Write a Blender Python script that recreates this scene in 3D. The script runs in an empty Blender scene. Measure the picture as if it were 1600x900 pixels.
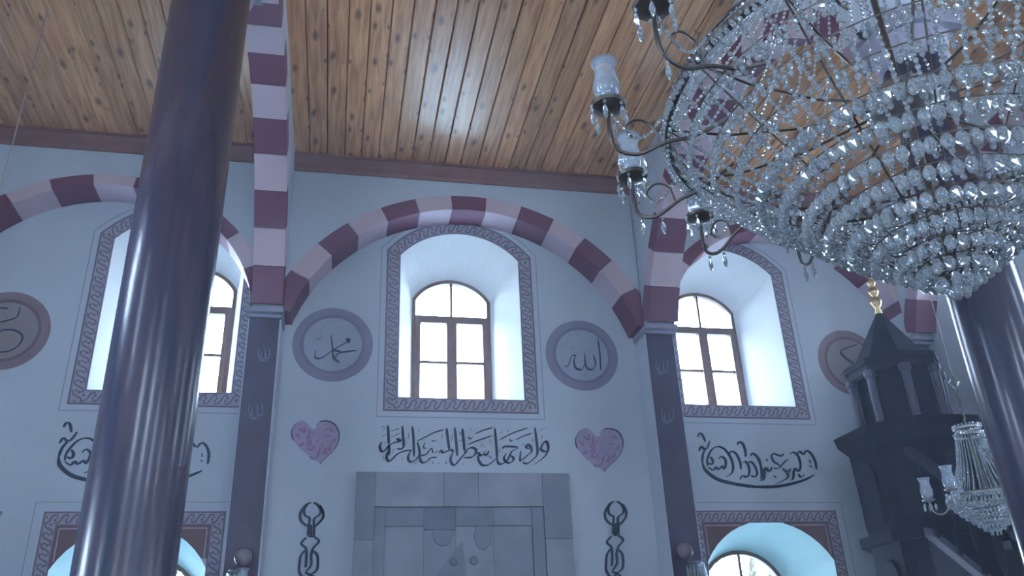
import bpy, bmesh, math, random
from mathutils import Vector, Matrix
from mathutils.geometry import tessellate_polygon
random.seed(7)
PI = math.pi
scn = bpy.context.scene
COL = scn.collection

# ------------------------------------------------------------------ camera
EYE = Vector((0.0, 0.0, 1.6))
FPX = 1315.5
RC = [Vector((0.98024504, -0.19389324, -0.03905221)),      # camera right
      Vector((-0.04921499, -0.43034677, 0.901321)),        # camera up
      Vector((-0.19156604, -0.88159348, -0.43138774))]     # camera back
cam_d = bpy.data.cameras.new('camera')
cam = bpy.data.objects.new('camera', cam_d)
COL.objects.link(cam)
m = Matrix.Identity(4)
for i in range(3):
    for j in range(3):
        m[j][i] = RC[i][j]
    m[i][3] = EYE[i]
cam.matrix_world = m
cam_d.sensor_width = 36.0
cam_d.lens = FPX / 1600.0 * 36.0
cam_d.clip_start = 0.05
cam_d.clip_end = 200
scn.camera = cam

# ------------------------------------------------------------------ sky and exposure
world = bpy.data.worlds.new('sky')
scn.world = world
world.use_nodes = True
wn = world.node_tree
wn.nodes.clear()
wo = wn.nodes.new('ShaderNodeOutputWorld')
wb = wn.nodes.new('ShaderNodeBackground')
wtc = wn.nodes.new('ShaderNodeTexCoord')
wsp = wn.nodes.new('ShaderNodeSeparateXYZ')
wr = wn.nodes.new('ShaderNodeValToRGB')
wr.color_ramp.elements[0].position = 0.0
wr.color_ramp.elements[0].color = (0.66, 0.80, 1.0, 1)
wr.color_ramp.elements[1].position = 0.8
wr.color_ramp.elements[1].color = (0.42, 0.62, 1.0, 1)
wn.links.new(wtc.outputs['Generated'], wsp.inputs[0])
wn.links.new(wsp.outputs['Z'], wr.inputs[0])
wn.links.new(wr.outputs[0], wb.inputs['Color'])
wn.links.new(wb.outputs[0], wo.inputs['Surface'])
wb.inputs['Strength'].default_value = 34.0
vs_ = scn.view_settings
vs_.view_transform = 'Standard'
vs_.look = 'None'
vs_.gamma = 1.0
vs_.use_curve_mapping = False
vs_.exposure = 0.0
WINDOW_LIGHT = 25.0          # watts of daylight per large side window
WINDOW_COLOUR = (0.67, 0.79, 1.0)

# ------------------------------------------------------------------ materials
MATS = {}
def nodes_of(name):
    mt = bpy.data.materials.new(name)
    mt.use_nodes = True
    nt = mt.node_tree
    return mt, nt, nt.nodes['Principled BSDF']

def plain(name, col, rough=0.6, metal=0.0, var=0.08, scale=6.0, bump=0.0, coat=0.0, spec=0.5, bscale=60.0):
    mt, nt, p = nodes_of(name)
    tc = nt.nodes.new('ShaderNodeTexCoord')
    no = nt.nodes.new('ShaderNodeTexNoise')
    no.inputs['Scale'].default_value = scale
    no.inputs['Detail'].default_value = 4
    nt.links.new(tc.outputs['Object'], no.inputs['Vector'])
    ra = nt.nodes.new('ShaderNodeValToRGB')
    ra.color_ramp.elements[0].position = 0.3
    ra.color_ramp.elements[1].position = 0.7
    ra.color_ramp.elements[0].color = tuple(c * (1 - var) for c in col) + (1,)
    ra.color_ramp.elements[1].color = tuple(min(1, c * (1 + var)) for c in col) + (1,)
    nt.links.new(no.outputs['Fac'], ra.inputs[0])
    nt.links.new(ra.outputs[0], p.inputs['Base Color'])
    p.inputs['Roughness'].default_value = rough
    p.inputs['Metallic'].default_value = metal
    p.inputs['Coat Weight'].default_value = coat
    p.inputs['Coat Roughness'].default_value = 0.12
    p.inputs['Specular IOR Level'].default_value = spec
    if bump:
        n2 = nt.nodes.new('ShaderNodeTexNoise')
        n2.inputs['Scale'].default_value = bscale
        nt.links.new(tc.outputs['Object'], n2.inputs['Vector'])
        b = nt.nodes.new('ShaderNodeBump')
        b.inputs['Strength'].default_value = bump
        b.inputs['Distance'].default_value = 0.01
        nt.links.new(n2.outputs['Fac'], b.inputs['Height'])
        nt.links.new(b.outputs[0], p.inputs['Normal'])
    MATS[name] = mt
    return mt

plain('plaster', (0.50, 0.57, 0.66), 0.85, var=0.035, scale=1.3, bump=0.15)
plain('reveal_white', (0.86, 0.90, 0.92), 0.8, var=0.02)
plain('reveal_tree_light', (0.62, 0.86, 0.88), 0.8, var=0.03)  # turquoise light through the trees, put into the lower reveal colour
plain('stripe_light', (0.58, 0.47, 0.54), 0.7, var=0.05, scale=3)
plain('stripe_dark', (0.17, 0.060, 0.105), 0.65, var=0.08, scale=3)
plain('capital_stone', (0.30, 0.29, 0.38), 0.6, var=0.05)
plain('pilaster_paint', (0.050, 0.040, 0.085), 0.45, var=0.25, scale=5)
plain('brown_wood', (0.16, 0.085, 0.06), 0.45, var=0.2, scale=12)
plain('cornice_wood', (0.24, 0.125, 0.115), 0.5, var=0.15, scale=5)
plain('backing_dark', (0.05, 0.035, 0.03), 0.8)
plain('minbar_wood', (0.010, 0.009, 0.020), 0.8, var=0.25, scale=9, spec=0.2)
plain('minbar_post', (0.05, 0.046, 0.08), 0.6, var=0.15, scale=9)
plain('minbar_panel', (0.015, 0.014, 0.028), 0.8, var=0.15, scale=9, spec=0.2)
plain('gold', (0.55, 0.40, 0.22), 0.3, metal=0.8)
plain('bronze', (0.10, 0.085, 0.075), 0.38, metal=0.8)
plain('silver', (0.35, 0.36, 0.36), 0.3, metal=0.85)
plain('cord', (0.30, 0.27, 0.27), 0.6)
plain('ink', (0.012, 0.030, 0.075), 0.6, var=0.1)
plain('ink_faint', (0.20, 0.24, 0.36), 0.7, var=0.1)
plain('pilaster_script', (0.16, 0.17, 0.27), 0.6)
plain('roundel_ring', (0.24, 0.235, 0.34), 0.75, var=0.08)
plain('roundel_edge', (0.185, 0.18, 0.28), 0.75, var=0.08)
plain('roundel_disc', (0.36, 0.40, 0.50), 0.8, var=0.06)
plain('roundel_ring_pink', (0.24, 0.17, 0.20), 0.75, var=0.08)
plain('roundel_edge_pink', (0.16, 0.11, 0.135), 0.75, var=0.08)
plain('roundel_disc_beige', (0.27, 0.24, 0.25), 0.8, var=0.06)
plain('heart_fill', (0.37, 0.315, 0.47), 0.75, var=0.08)
plain('heart_script', (0.30, 0.17, 0.30), 0.7, var=0.1)
plain('heart_edge', (0.06, 0.06, 0.14), 0.7)
plain('border_band', (0.36, 0.34, 0.42), 0.8, var=0.08, scale=14)
plain('border_dark', (0.17, 0.14, 0.20), 0.8, var=0.1, scale=14)
plain('border_line', (0.34, 0.37, 0.45), 0.8)
plain('border_light', (0.46, 0.42, 0.50), 0.8)
plain('spandrel_brown', (0.17, 0.105, 0.115), 0.7, var=0.08)
plain('amber_glass', (0.20, 0.17, 0.20), 0.2, var=0.1)
plain('bark', (0.06, 0.045, 0.03), 0.9)
plain('carpet', (0.16, 0.10, 0.12), 0.95, var=0.25, scale=8)
plain('ground_bounce', (0.42, 0.44, 0.40), 0.95, var=0.3)  # unseen outdoor ground, made pale to bounce light into the lower reveals
for k, c in enumerate(((0.245, 0.27, 0.34), (0.285, 0.30, 0.375), (0.20, 0.225, 0.295), (0.165, 0.18, 0.25))):
    plain('marble_%s' % 'abcd'[k], c, 0.5, var=0.14, scale=4.0)

def column_mat():
    mt, nt, p = nodes_of('column_paint')
    tc = nt.nodes.new('ShaderNodeTexCoord')
    mp = nt.nodes.new('ShaderNodeMapping')
    mp.inputs['Scale'].default_value = (9, 9, 0.8)
    no = nt.nodes.new('ShaderNodeTexNoise')
    no.inputs['Scale'].default_value = 2.0
    no.inputs['Detail'].default_value = 5
    no.inputs['Distortion'].default_value = 0.8
    ra = nt.nodes.new('ShaderNodeValToRGB')
    ra.color_ramp.elements[0].position = 0.35
    ra.color_ramp.elements[0].color = (0.022, 0.026, 0.058, 1)
    ra.color_ramp.elements[1].position = 0.75
    ra.color_ramp.elements[1].color = (0.062, 0.042, 0.066, 1)
    nt.links.new(tc.outputs['Object'], mp.inputs[0])
    nt.links.new(mp.outputs[0], no.inputs['Vector'])
    nt.links.new(no.outputs['Fac'], ra.inputs[0])
    nt.links.new(ra.outputs[0], p.inputs['Base Color'])
    p.inputs['Roughness'].default_value = 0.24
    p.inputs['Coat Weight'].default_value = 0.15
    p.inputs['Coat Roughness'].default_value = 0.1
    MATS['column_paint'] = mt
column_mat()

def plank_mat():
    mt, nt, p = nodes_of('pine')
    N = nt.nodes.new
    L = nt.links.new
    tc = N('ShaderNodeTexCoord')
    oi = N('ShaderNodeObjectInfo')
    # shift the grain per board
    mul = N('ShaderNodeMath'); mul.operation = 'MULTIPLY'; mul.inputs[1].default_value = 37.0
    L(oi.outputs['Random'], mul.inputs[0])
    comb = N('ShaderNodeCombineXYZ')
    L(mul.outputs[0], comb.inputs['Y'])
    add = N('ShaderNodeVectorMath'); add.operation = 'ADD'
    L(tc.outputs['Object'], add.inputs[0]); L(comb.outputs[0], add.inputs[1])
    mp = N('ShaderNodeMapping'); mp.inputs['Scale'].default_value = (22, 1.6, 22)
    L(add.outputs[0], mp.inputs[0])
    gr = N('ShaderNodeTexNoise'); gr.inputs['Scale'].default_value = 1.4; gr.inputs['Detail'].default_value = 5
    gr.inputs['Distortion'].default_value = 0.6
    L(mp.outputs[0], gr.inputs['Vector'])
    r1 = N('ShaderNodeValToRGB')
    r1.color_ramp.elements[0].position = 0.3; r1.color_ramp.elements[0].color = (0.48, 0.21, 0.085, 1)
    r1.color_ramp.elements[1].position = 0.72; r1.color_ramp.elements[1].color = (0.84, 0.48, 0.23, 1)
    L(gr.outputs['Fac'], r1.inputs[0])
    # knots
    mk = N('ShaderNodeMapping'); mk.inputs['Scale'].default_value = (9.0, 3.6, 1)
    L(add.outputs[0], mk.inputs[0])
    wob = N('ShaderNodeTexNoise'); wob.inputs['Scale'].default_value = 3.0
    L(mk.outputs[0], wob.inputs['Vector'])
    mixv = N('ShaderNodeMixRGB'); mixv.inputs[0].default_value = 0.12
    L(mk.outputs[0], mixv.inputs[1]); L(wob.outputs['Color'], mixv.inputs[2])
    vo = N('ShaderNodeTexVoronoi'); vo.voronoi_dimensions = '2D'; vo.inputs['Scale'].default_value = 1.0
    L(mixv.outputs[0], vo.inputs['Vector'])
    # each cell its own knot size
    sepc = N('ShaderNodeSeparateColor'); L(vo.outputs['Color'], sepc.inputs[0])
    sz = N('ShaderNodeMapRange'); sz.inputs['From Min'].default_value = 0.25; sz.inputs['From Max'].default_value = 1.0
    sz.inputs['To Min'].default_value = 0.0; sz.inputs['To Max'].default_value = 0.27
    L(sepc.outputs[0], sz.inputs['Value'])
    dv = N('ShaderNodeMath'); dv.operation = 'DIVIDE'
    L(vo.outputs['Distance'], dv.inputs[0])
    mx = N('ShaderNodeMath'); mx.operation = 'MAXIMUM'; mx.inputs[1].default_value = 0.001
    L(sz.outputs[0], mx.inputs[0]); L(mx.outputs[0], dv.inputs[1])
    r2 = N('ShaderNodeValToRGB')
    r2.color_ramp.elements[0].position = 0.25; r2.color_ramp.elements[0].color = (1, 1, 1, 1)
    r2.color_ramp.elements[1].position = 1.0; r2.color_ramp.elements[1].color = (0, 0, 0, 1)
    L(dv.outputs[0], r2.inputs[0])
    km = N('ShaderNodeMixRGB'); km.inputs[2].default_value = (0.085, 0.042, 0.035, 1)
    kf = N('ShaderNodeMath'); kf.operation = 'MULTIPLY'; kf.inputs[1].default_value = 0.8
    L(r2.outputs[0], kf.inputs[0]); L(kf.outputs[0], km.inputs[0]); L(r1.outputs[0], km.inputs[1])
    # board tint
    hs = N('ShaderNodeMapRange'); hs.inputs['To Min'].default_value = 0.8; hs.inputs['To Max'].default_value = 1.15
    L(oi.outputs['Random'], hs.inputs['Value'])
    vm = N('ShaderNodeVectorMath'); vm.operation = 'SCALE'
    L(km.outputs[0], vm.inputs[0]); L(hs.outputs[0], vm.inputs['Scale'])
    L(vm.outputs[0], p.inputs['Base Color'])
    p.inputs['Roughness'].default_value = 0.38
    p.inputs['Coat Weight'].default_value = 0.9
    p.inputs['Coat Roughness'].default_value = 0.26
    MATS['pine'] = mt
plank_mat()

def crystal_mat(name, col, tr, rough=0.04):
    mt, nt, p = nodes_of(name)
    tc = nt.nodes.new('ShaderNodeTexCoord')
    no = nt.nodes.new('ShaderNodeTexNoise'); no.inputs['Scale'].default_value = 25
    ra = nt.nodes.new('ShaderNodeValToRGB')
    ra.color_ramp.elements[0].color = tuple(c * 0.9 for c in col) + (1,)
    ra.color_ramp.elements[1].color = tuple(col) + (1,)
    nt.links.new(tc.outputs['Object'], no.inputs['Vector'])
    nt.links.new(no.outputs['Fac'], ra.inputs[0])
    nt.links.new(ra.outputs[0], p.inputs['Base Color'])
    p.inputs['Roughness'].default_value = rough
    p.inputs['IOR'].default_value = 1.6
    p.inputs['Transmission Weight'].default_value = tr
    p.inputs['Specular IOR Level'].default_value = 0.8
    MATS[name] = mt
crystal_mat('crystal', (0.78, 0.87, 0.92), 0.80, 0.02)
crystal_mat('shade_glass', (0.74, 0.84, 0.97), 0.72, 0.08)

def pane_mat():
    mt = bpy.data.materials.new('pane_glass'); mt.use_nodes = True
    nt = mt.node_tree; nt.nodes.clear()
    o = nt.nodes.new('ShaderNodeOutputMaterial')
    t = nt.nodes.new('ShaderNodeBsdfTransparent'); t.inputs[0].default_value = (0.95, 0.98, 0.98, 1)
    g = nt.nodes.new('ShaderNodeBsdfGlossy'); g.inputs['Roughness'].default_value = 0.03
    f = nt.nodes.new('ShaderNodeFresnel'); f.inputs[0].default_value = 1.35
    mx = nt.nodes.new('ShaderNodeMixShader')
    nt.links.new(f.outputs[0], mx.inputs[0]); nt.links.new(t.outputs[0], mx.inputs[1])
    nt.links.new(g.outputs[0], mx.inputs[2]); nt.links.new(mx.outputs[0], o.inputs['Surface'])
    MATS['pane_glass'] = mt
pane_mat()

def leaf_mat():
    mt, nt, p = nodes_of('leaf')
    no = nt.nodes.new('ShaderNodeTexNoise'); no.inputs['Scale'].default_value = 3
    tc = nt.nodes.new('ShaderNodeTexCoord')
    ra = nt.nodes.new('ShaderNodeValToRGB')
    ra.color_ramp.elements[0].color = (0.10, 0.22, 0.10, 1)
    ra.color_ramp.elements[1].color = (0.22, 0.40, 0.22, 1)
    nt.links.new(tc.outputs['Object'], no.inputs['Vector'])
    nt.links.new(no.outputs['Fac'], ra.inputs[0])
    nt.links.new(ra.outputs[0], p.inputs['Base Color'])
    p.inputs['Roughness'].default_value = 0.5
    tl = nt.nodes.new('ShaderNodeBsdfTranslucent'); nt.links.new(ra.outputs[0], tl.inputs[0])
    mx = nt.nodes.new('ShaderNodeMixShader'); mx.inputs[0].default_value = 0.6
    nt.links.new(p.outputs[0], mx.inputs[1]); nt.links.new(tl.outputs[0], mx.inputs[2])
    nt.links.new(mx.outputs[0], nt.nodes['Material Output'].inputs['Surface'])
    MATS['leaf'] = mt
leaf_mat()

# ------------------------------------------------------------------ object helpers
LOC = {}
def tag(o, label=None, cat=None, group=None, kind=None):
    if label: o['label'] = label
    if cat: o['category'] = cat
    if group: o['group'] = group
    if kind: o['kind'] = kind
    return o

def thing(name, loc, label, cat, group=None):
    o = bpy.data.objects.new(name, None)
    o.empty_display_size = 0.1
    COL.objects.link(o)
    o.location = loc
    LOC[o] = Vector(loc)
    return tag(o, label, cat, group)

class MB:
    """collects shapes in world coordinates, links them as one mesh"""
    def __init__(s):
        s.v = []; s.f = []
    def add(s, vs, fs):
        n = len(s.v)
        s.v += [Vector(p) for p in vs]
        s.f += [tuple(i + n for i in f) for f in fs]
        return s
    def box(s, a, b):
        x0, y0, z0 = a; x1, y1, z1 = b
        s.add([(x0, y0, z0), (x1, y0, z0), (x1, y1, z0), (x0, y1, z0), (x0, y0, z1), (x1, y0, z1), (x1, y1, z1), (x0, y1, z1)],
              [(3, 2, 1, 0), (4, 5, 6, 7), (0, 1, 5, 4), (1, 2, 6, 5), (2, 3, 7, 6), (3, 0, 4, 7)])
        return s
    def prism(s, poly, fn, w0, w1, chamfer=0.0):
        n = len(poly)
        if n < 3: return s
        tri = tessellate_polygon([[Vector((p[0], p[1], 0)) for p in poly]])
        if chamfer:
            cx = sum(p[0] for p in poly) / n; cy = sum(p[1] for p in poly) / n
            def sh(p):
                d = math.hypot(p[0] - cx, p[1] - cy) or 1
                k = max(0, 1 - chamfer / d)
                return (cx + (p[0] - cx) * k, cy + (p[1] - cy) * k)
            top = [sh(p) for p in poly]
            sg = 1 if w1 > w0 else -1
            vs = [fn(p[0], p[1], w0) for p in top] + [fn(p[0], p[1], w0 + sg * chamfer) for p in poly] + [fn(p[0], p[1], w1) for p in poly]
            fs = [tuple(t) for t in tri] + [tuple(i + 2 * n for i in t) for t in tri]
            for r in (0, 1):
                for i in range(n):
                    j = (i + 1) % n
                    fs.append((r * n + i, r * n + j, (r + 1) * n + j, (r + 1) * n + i))
        else:
            vs = [fn(p[0], p[1], w0) for p in poly] + [fn(p[0], p[1], w1) for p in poly]
            fs = [tuple(t) for t in tri] + [tuple(i + n for i in t) for t in tri]
            for i in range(n):
                j = (i + 1) % n
                fs.append((i, j, n + j, n + i))
        return s.add(vs, fs)
    def lathe(s, prof, c, seg=24, axis=None):
        """prof: list of (r, z) upwards from c"""
        c = Vector(c)
        n = len(prof)
        vs = []
        for k in range(seg):
            a = 2 * PI * k / seg
            for r, z in prof:
                vs.append(c + Vector((r * math.cos(a), r * math.sin(a), z)))
        fs = []
        for k in range(seg):
            k2 = (k + 1) % seg
            for i in range(n - 1):
                fs.append((k * n + i, k2 * n + i, k2 * n + i + 1, k * n + i + 1))
        if prof[0][0] > 1e-6: fs.append(tuple(k * n for k in reversed(range(seg))))
        if prof[-1][0] > 1e-6: fs.append(tuple(k * n + n - 1 for k in range(seg)))
        return s.add(vs, fs)
    def tube(s, pts, r, seg=6, closed=False):
        pts = [Vector(p) for p in pts]
        n = len(pts)
        if n < 2: return s
        rr = r if isinstance(r, (list, tuple)) else [r] * n
        up = Vector((0.13, 0.27, 0.95)).normalized()
        vs = []
        for i, p in enumerate(pts):
            a = pts[(i - 1) % n] if (closed or i > 0) else p
            b = pts[(i + 1) % n] if (closed or i < n - 1) else p
            t = (b - a).normalized()
            x = t.cross(up)
            if x.length < 0.05: x = t.cross(Vector((1, 0, 0)))
            x.normalize(); y = t.cross(x).normalized()
            for k in range(seg):
                an = 2 * PI * k / seg
                vs.append(p + (x * math.cos(an) + y * math.sin(an)) * rr[i])
        fs = []
        for i in range(n if closed else n - 1):
            i2 = (i + 1) % n
            for k in range(seg):
                k2 = (k + 1) % seg
                fs.append((i * seg + k, i2 * seg + k, i2 * seg + k2, i * seg + k2))
        if not closed:
            fs.append(tuple(reversed(range(seg)))); fs.append(tuple((n - 1) * seg + k for k in range(seg)))
        return s.add(vs, fs)
    def build(s, name, mat, parent=None, smooth=False, recalc=True, local=False):
        me = bpy.data.meshes.new(name)
        off = LOC.get(parent, Vector((0, 0, 0))) if not local else Vector((0, 0, 0))
        me.from_pydata([tuple(v - off) for v in s.v], [], s.f)
        me.materials.append(MATS[mat])
        if recalc:
            bm = bmesh.new(); bm.from_mesh(me)
            bmesh.ops.recalc_face_normals(bm, faces=bm.faces)
            bm.to_mesh(me); bm.free()
        if smooth:
            for p in me.polygons: p.use_smooth = True
        me.update()
        o = bpy.data.objects.new(name, me)
        COL.objects.link(o)
        if parent: o.parent = parent
        LOC[o] = off
        return o

def clip(poly, axis, val, keep_ge):
    out = []
    n = len(poly)
    for i in range(n):
        a = poly[i]; b = poly[(i + 1) % n]
        ia = (a[axis] >= val) if keep_ge else (a[axis] <= val)
        ib = (b[axis] >= val) if keep_ge else (b[axis] <= val)
        if ia: out.append(a)
        if ia != ib:
            t = (val - a[axis]) / (b[axis] - a[axis])
            out.append((a[0] + t * (b[0] - a[0]), a[1] + t * (b[1] - a[1])))
    return out

def smooth_pts(pts, sub=5, closed=False):
    if len(pts) < 3: return pts
    out = []
    n = len(pts)
    for i in range(n if closed else n - 1):
        p0 = pts[(i - 1) % n] if (closed or i > 0) else pts[i]
        p1 = pts[i]; p2 = pts[(i + 1) % n]
        p3 = pts[(i + 2) % n] if (closed or i < n - 2) else p2
        for k in range(sub):
            t = k / sub
            out.append(tuple(0.5 * ((2 * p1[d]) + (-p0[d] + p2[d]) * t + (2 * p0[d] - 5 * p1[d] + 4 * p2[d] - p3[d]) * t * t
                                    + (-p0[d] + 3 * p1[d] - 3 * p2[d] + p3[d]) * t ** 3) for d in (0, 1)))
    if not closed: out.append(pts[-1])
    return out

def ribbon(mb, pts, wid, fn, w0, w1, taper=True, nib=None, closed=False):
    """painted line of given width along 2-D points; w0 = room side, w1 = wall side"""
    n = len(pts)
    L = []; R = []
    for i, p in enumerate(pts):
        a = pts[(i - 1) % n] if (closed or i > 0) else p
        b = pts[(i + 1) % n] if (closed or i < n - 1) else p
        dx, dy = b[0] - a[0], b[1] - a[1]
        d = math.hypot(dx, dy) or 1e-6
        dx /= d; dy /= d
        w = wid
        if nib is not None:
            w = wid * (0.32 + 0.68 * abs(dx * math.sin(nib) - dy * math.cos(nib)))
        if taper and not closed:
            t = i / (n - 1)
            w *= min(1, 0.45 + 3.5 * min(t, 1 - t))
        L.append((p[0] - dy * w / 2, p[1] + dx * w / 2)); R.append((p[0] + dy * w / 2, p[1] - dx * w / 2))
    vs = [fn(*p, w0) for p in L] + [fn(*p, w0) for p in R] + [fn(*p, w1) for p in L] + [fn(*p, w1) for p in R]
    fs = []
    for i in range(n if closed else n - 1):
        j = (i + 1) % n
        fs += [(i, j, n + j, n + i), (i, j, 2 * n + j, 2 * n + i), (n + i, n + j, 3 * n + j, 3 * n + i)]
    mb.add(vs, fs)

# ------------------------------------------------------------------ levels and planes
YW = 7.0          # recessed face of the qibla wall
YF = 6.72         # face of arches and pilasters
ZS = 4.56         # springing of all arches
ZC = 6.10         # ceiling
XL, XR = -3.40, 5.62
YB = -4.0
THK = 0.65
front = lambda u, v, w: (u, YW + w, v)
right = lambda u, v, w: (XR + w, u, v)
left = lambda u, v, w: (XL - w, u, v)
back = lambda u, v, w: (u, YB - w, v)

def wall_point(x, y, Y=YW):
    """the (X, Z) at which the photograph's pixel lies on the plane Y"""
    d = RC[0] * ((x - 800) / FPX) + RC[1] * ((450 - y) / FPX) - RC[2]
    t = Y / d.y
    return (d.x * t, EYE.z + d.z * t)

# ------------------------------------------------------------------ walls with window openings
def arch_outline(c, half, z0, zs, za, n=16):
    """closed outline, starts bottom left, goes clockwise over the arch"""
    rise = za - zs
    R = (half * half + rise * rise) / (2 * rise)
    a = math.asin(min(1, half / R))
    pts = [(c - half, z0)]
    for k in range(n + 1):
        t = -a + 2 * a * k / n
        pts.append((c + R * math.sin(t), za - R + R * math.cos(t)))
    pts.append((c + half, z0))
    return pts

def upper(c, fc=None): return dict(i=arch_outline(c, 0.557, 3.925, 5.31, 5.57), o=arch_outline(c if fc is None else fc, 0.385, 3.965, 5.10, 5.32),
                          kind='upper', c=c, fc=c if fc is None else fc)
def narrow(c): return dict(i=arch_outline(c, 0.33, 3.925, 5.36, 5.52), o=arch_outline(c, 0.25, 3.965, 5.14, 5.28), kind='upper', c=c, fc=c, half=0.25)
def lower(c, h=0.57, fc=None): return dict(i=arch_outline(c, h, 1.15, 2.53, 2.865), o=arch_outline(c if fc is None else fc, 0.40, 1.2, 2.44, 2.69),
                          kind='lower', c=c, fc=c if fc is None else fc)

def build_wall(name, fn, u0, u1, v0, v1, ops):
    mb = MB()
    for w, key in ((0, 'i'), (THK, 'o')):
        loops = [[Vector((p[0], p[1], 0)) for p in ((u0, v0), (u1, v0), (u1, v1), (u0, v1))]]
        for o in ops: loops.append([Vector((p[0], p[1], 0)) for p in o[key]])
        flat = [p for l in loops for p in l]
        mb.add([fn(p.x, p.y, w) for p in flat], [tuple(t) for t in tessellate_polygon(loops)])
    wall = mb.build(name, 'plaster', recalc=False)
    tag(wall, kind='structure')
    wall.data.materials.append(MATS['reveal_white'])
    for o in ops:
        n = len(o['i'])
        rb = MB()
        rings = [[fn(p[0], p[1], 0.0) for p in o['i']], [fn(p[0], p[1], 0.50) for p in o['o']], [fn(p[0], p[1], THK) for p in o['o']]]
        vs = sum(rings, [])
        fs = []
        for r in (0, 1):
            for i in range(n):
                j = (i + 1) % n
                fs.append((r * n + i, r * n + j, (r + 1) * n + j, (r + 1) * n + i))
        rb.add(vs, fs)
        rv = rb.build('reveal', 'reveal_white' if o['kind'] == 'upper' else 'reveal_tree_light', wall, recalc=False)
    return wall

WN = [0]
def build_window(fn, o):
    """brown arched frame with transom, two casements and panes, set deep in the opening"""
    WN[0] += 1
    c = o['fc']; up = o['kind'] == 'upper'
    w0, w1 = 0.50, 0.56
    half = 0.385 if up else 0.40
    half = o.get('half', half)
    z0, zs, za = ((3.965, 5.14, 5.28) if half < 0.3 else (3.965, 5.10, 5.32)) if up else (1.2, 2.44, 2.69)
    tr = 4.90 if up else 2.32
    base = fn(c, z0, w0)
    root = bpy.data.objects.new('window_%d' % WN[0], None)
    COL.objects.link(root); root.location = base; LOC[root] = Vector(base)
    root.empty_display_size = 0.1
    tag(root, kind='structure')
    out = arch_outline(c, half, z0, zs, za)
    fw = 0.034
    inn = arch_outline(c, half - fw, z0 + fw, zs - 0.01, za - fw)
    mb = MB(); n = len(out)
    vs = [fn(*p, w0) for p in out] + [fn(*p, w0) for p in inn] + [fn(*p, w1) for p in out] + [fn(*p, w1) for p in inn]
    fs = []
    for i in range(n):
        j = (i + 1) % n
        fs += [(i, j, n + j, n + i), (2 * n + i, 2 * n + j, 3 * n + j, 3 * n + i), (n + i, n + j, 3 * n + j, 3 * n + i)]
    mb.add(vs, fs); mb.build('window_frame', 'brown_wood', root)
    rect = lambda a, b, p, q: [(a, p), (b, p), (b, q), (a, q)]
    MB().prism(rect(c - half + fw, c + half - fw, tr - 0.022, tr + 0.022), fn, w0 - 0.01, w1).build('transom', 'brown_wood', root)
    MB().prism(rect(c - 0.012, c + 0.012, tr + 0.02, za - fw), fn, w0 + 0.01, w1 - 0.01).build('muntin', 'brown_wood', root)
    lo, hi = z0 + fw, tr - 0.022
    for s in (-1, 1):
        a, b = (c - half + fw, c) if s < 0 else (c, c + half - fw)
        cb = MB(); t = 0.048
        for q in (rect(a, a + t, lo, hi), rect(b - t, b, lo, hi), rect(a + t, b - t, lo, lo + t), rect(a + t, b - t, hi - t * .6, hi)):
            cb.prism(q, fn, w0 - 0.012, w1 - 0.012)
        cas = cb.build('casement', 'brown_wood', root)
        nm = 1 if up else 2
        for k in range(nm):
            zz = lo + t + (hi - lo - 1.6 * t) * (k + 1) / (nm + 1)
            MB().prism(rect(a + t, b - t, zz - 0.012, zz + 0.012), fn, w0 + 0.005, w1 - 0.02).build('muntin', 'brown_wood', cas)
        for k in range(nm + 1):
            za_ = lo + t + (hi - lo - 1.6 * t) * k / (nm + 1); zb_ = lo + t + (hi - lo - 1.6 * t) * (k + 1) / (nm + 1)
            MB().add([fn(a + t, za_, w0 + .03), fn(b - t, za_, w0 + .03), fn(b - t, zb_, w0 + .03), fn(a + t, zb_, w0 + .03)], [(0, 1, 2, 3)]).build('pane', 'pane_glass', cas, recalc=False)
        arc = [p for p in inn[1:-1] if (p[0] - c) * s > 0.001]
        poly = [(c, tr)] + ([(c, za - fw)] if s > 0 else []) + arc
        if s > 0: poly.append((c + half - fw, tr))
        else: poly = [(c, tr), (c - half + fw, tr)] + arc + [(c, za - fw)]
        MB().add([fn(*p, w0 + .03) for p in poly], [tuple(range(len(poly)))]).build('pane', 'pane_glass', root, recalc=False)
    return root

F_UP = [upper(-1.463, -1.40), upper(1.031, 1.012), upper(3.665, 3.62)]
F_LO = [lower(-1.50, 0.55, -1.46), lower(3.715, 0.59, 3.66)]
front_ops = F_UP + F_LO
wall_front = build_wall('wall_front', front, XL, XR, 0, 6.4, front_ops)
wall_front['label'] = 'pale blue-grey plaster qibla wall with arched windows'
side_c = (5.80, 2.9, 0.2, -2.2)
r_ops = [narrow(6.0)] + [upper(c) for c in side_c[1:]] + [lower(c) for c in side_c[1:]]
l_ops = [upper(c) for c in side_c[1:]] + [lower(c) for c in side_c[1:]]
b_ops = [upper(c) for c in (-2.0, 1.08, 4.1)] + [lower(c) for c in (-2.0, 1.08, 4.1)]
build_wall('wall_right', right, YB, YW, 0, 6.4, r_ops)
build_wall('wall_left', left, YB, YW, 0, 6.4, l_ops)
build_wall('wall_back', back, XL, XR, 0, 6.4, b_ops)
for o in front_ops: build_window(front, o)
for o in r_ops: build_window(right, o)
for o in l_ops: build_window(left, o)
for o in b_ops: build_window(back, o)
tag(MB().box((XL, YB, -0.2), (XR, YW, 0)).build('floor', 'carpet'), kind='structure')
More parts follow.
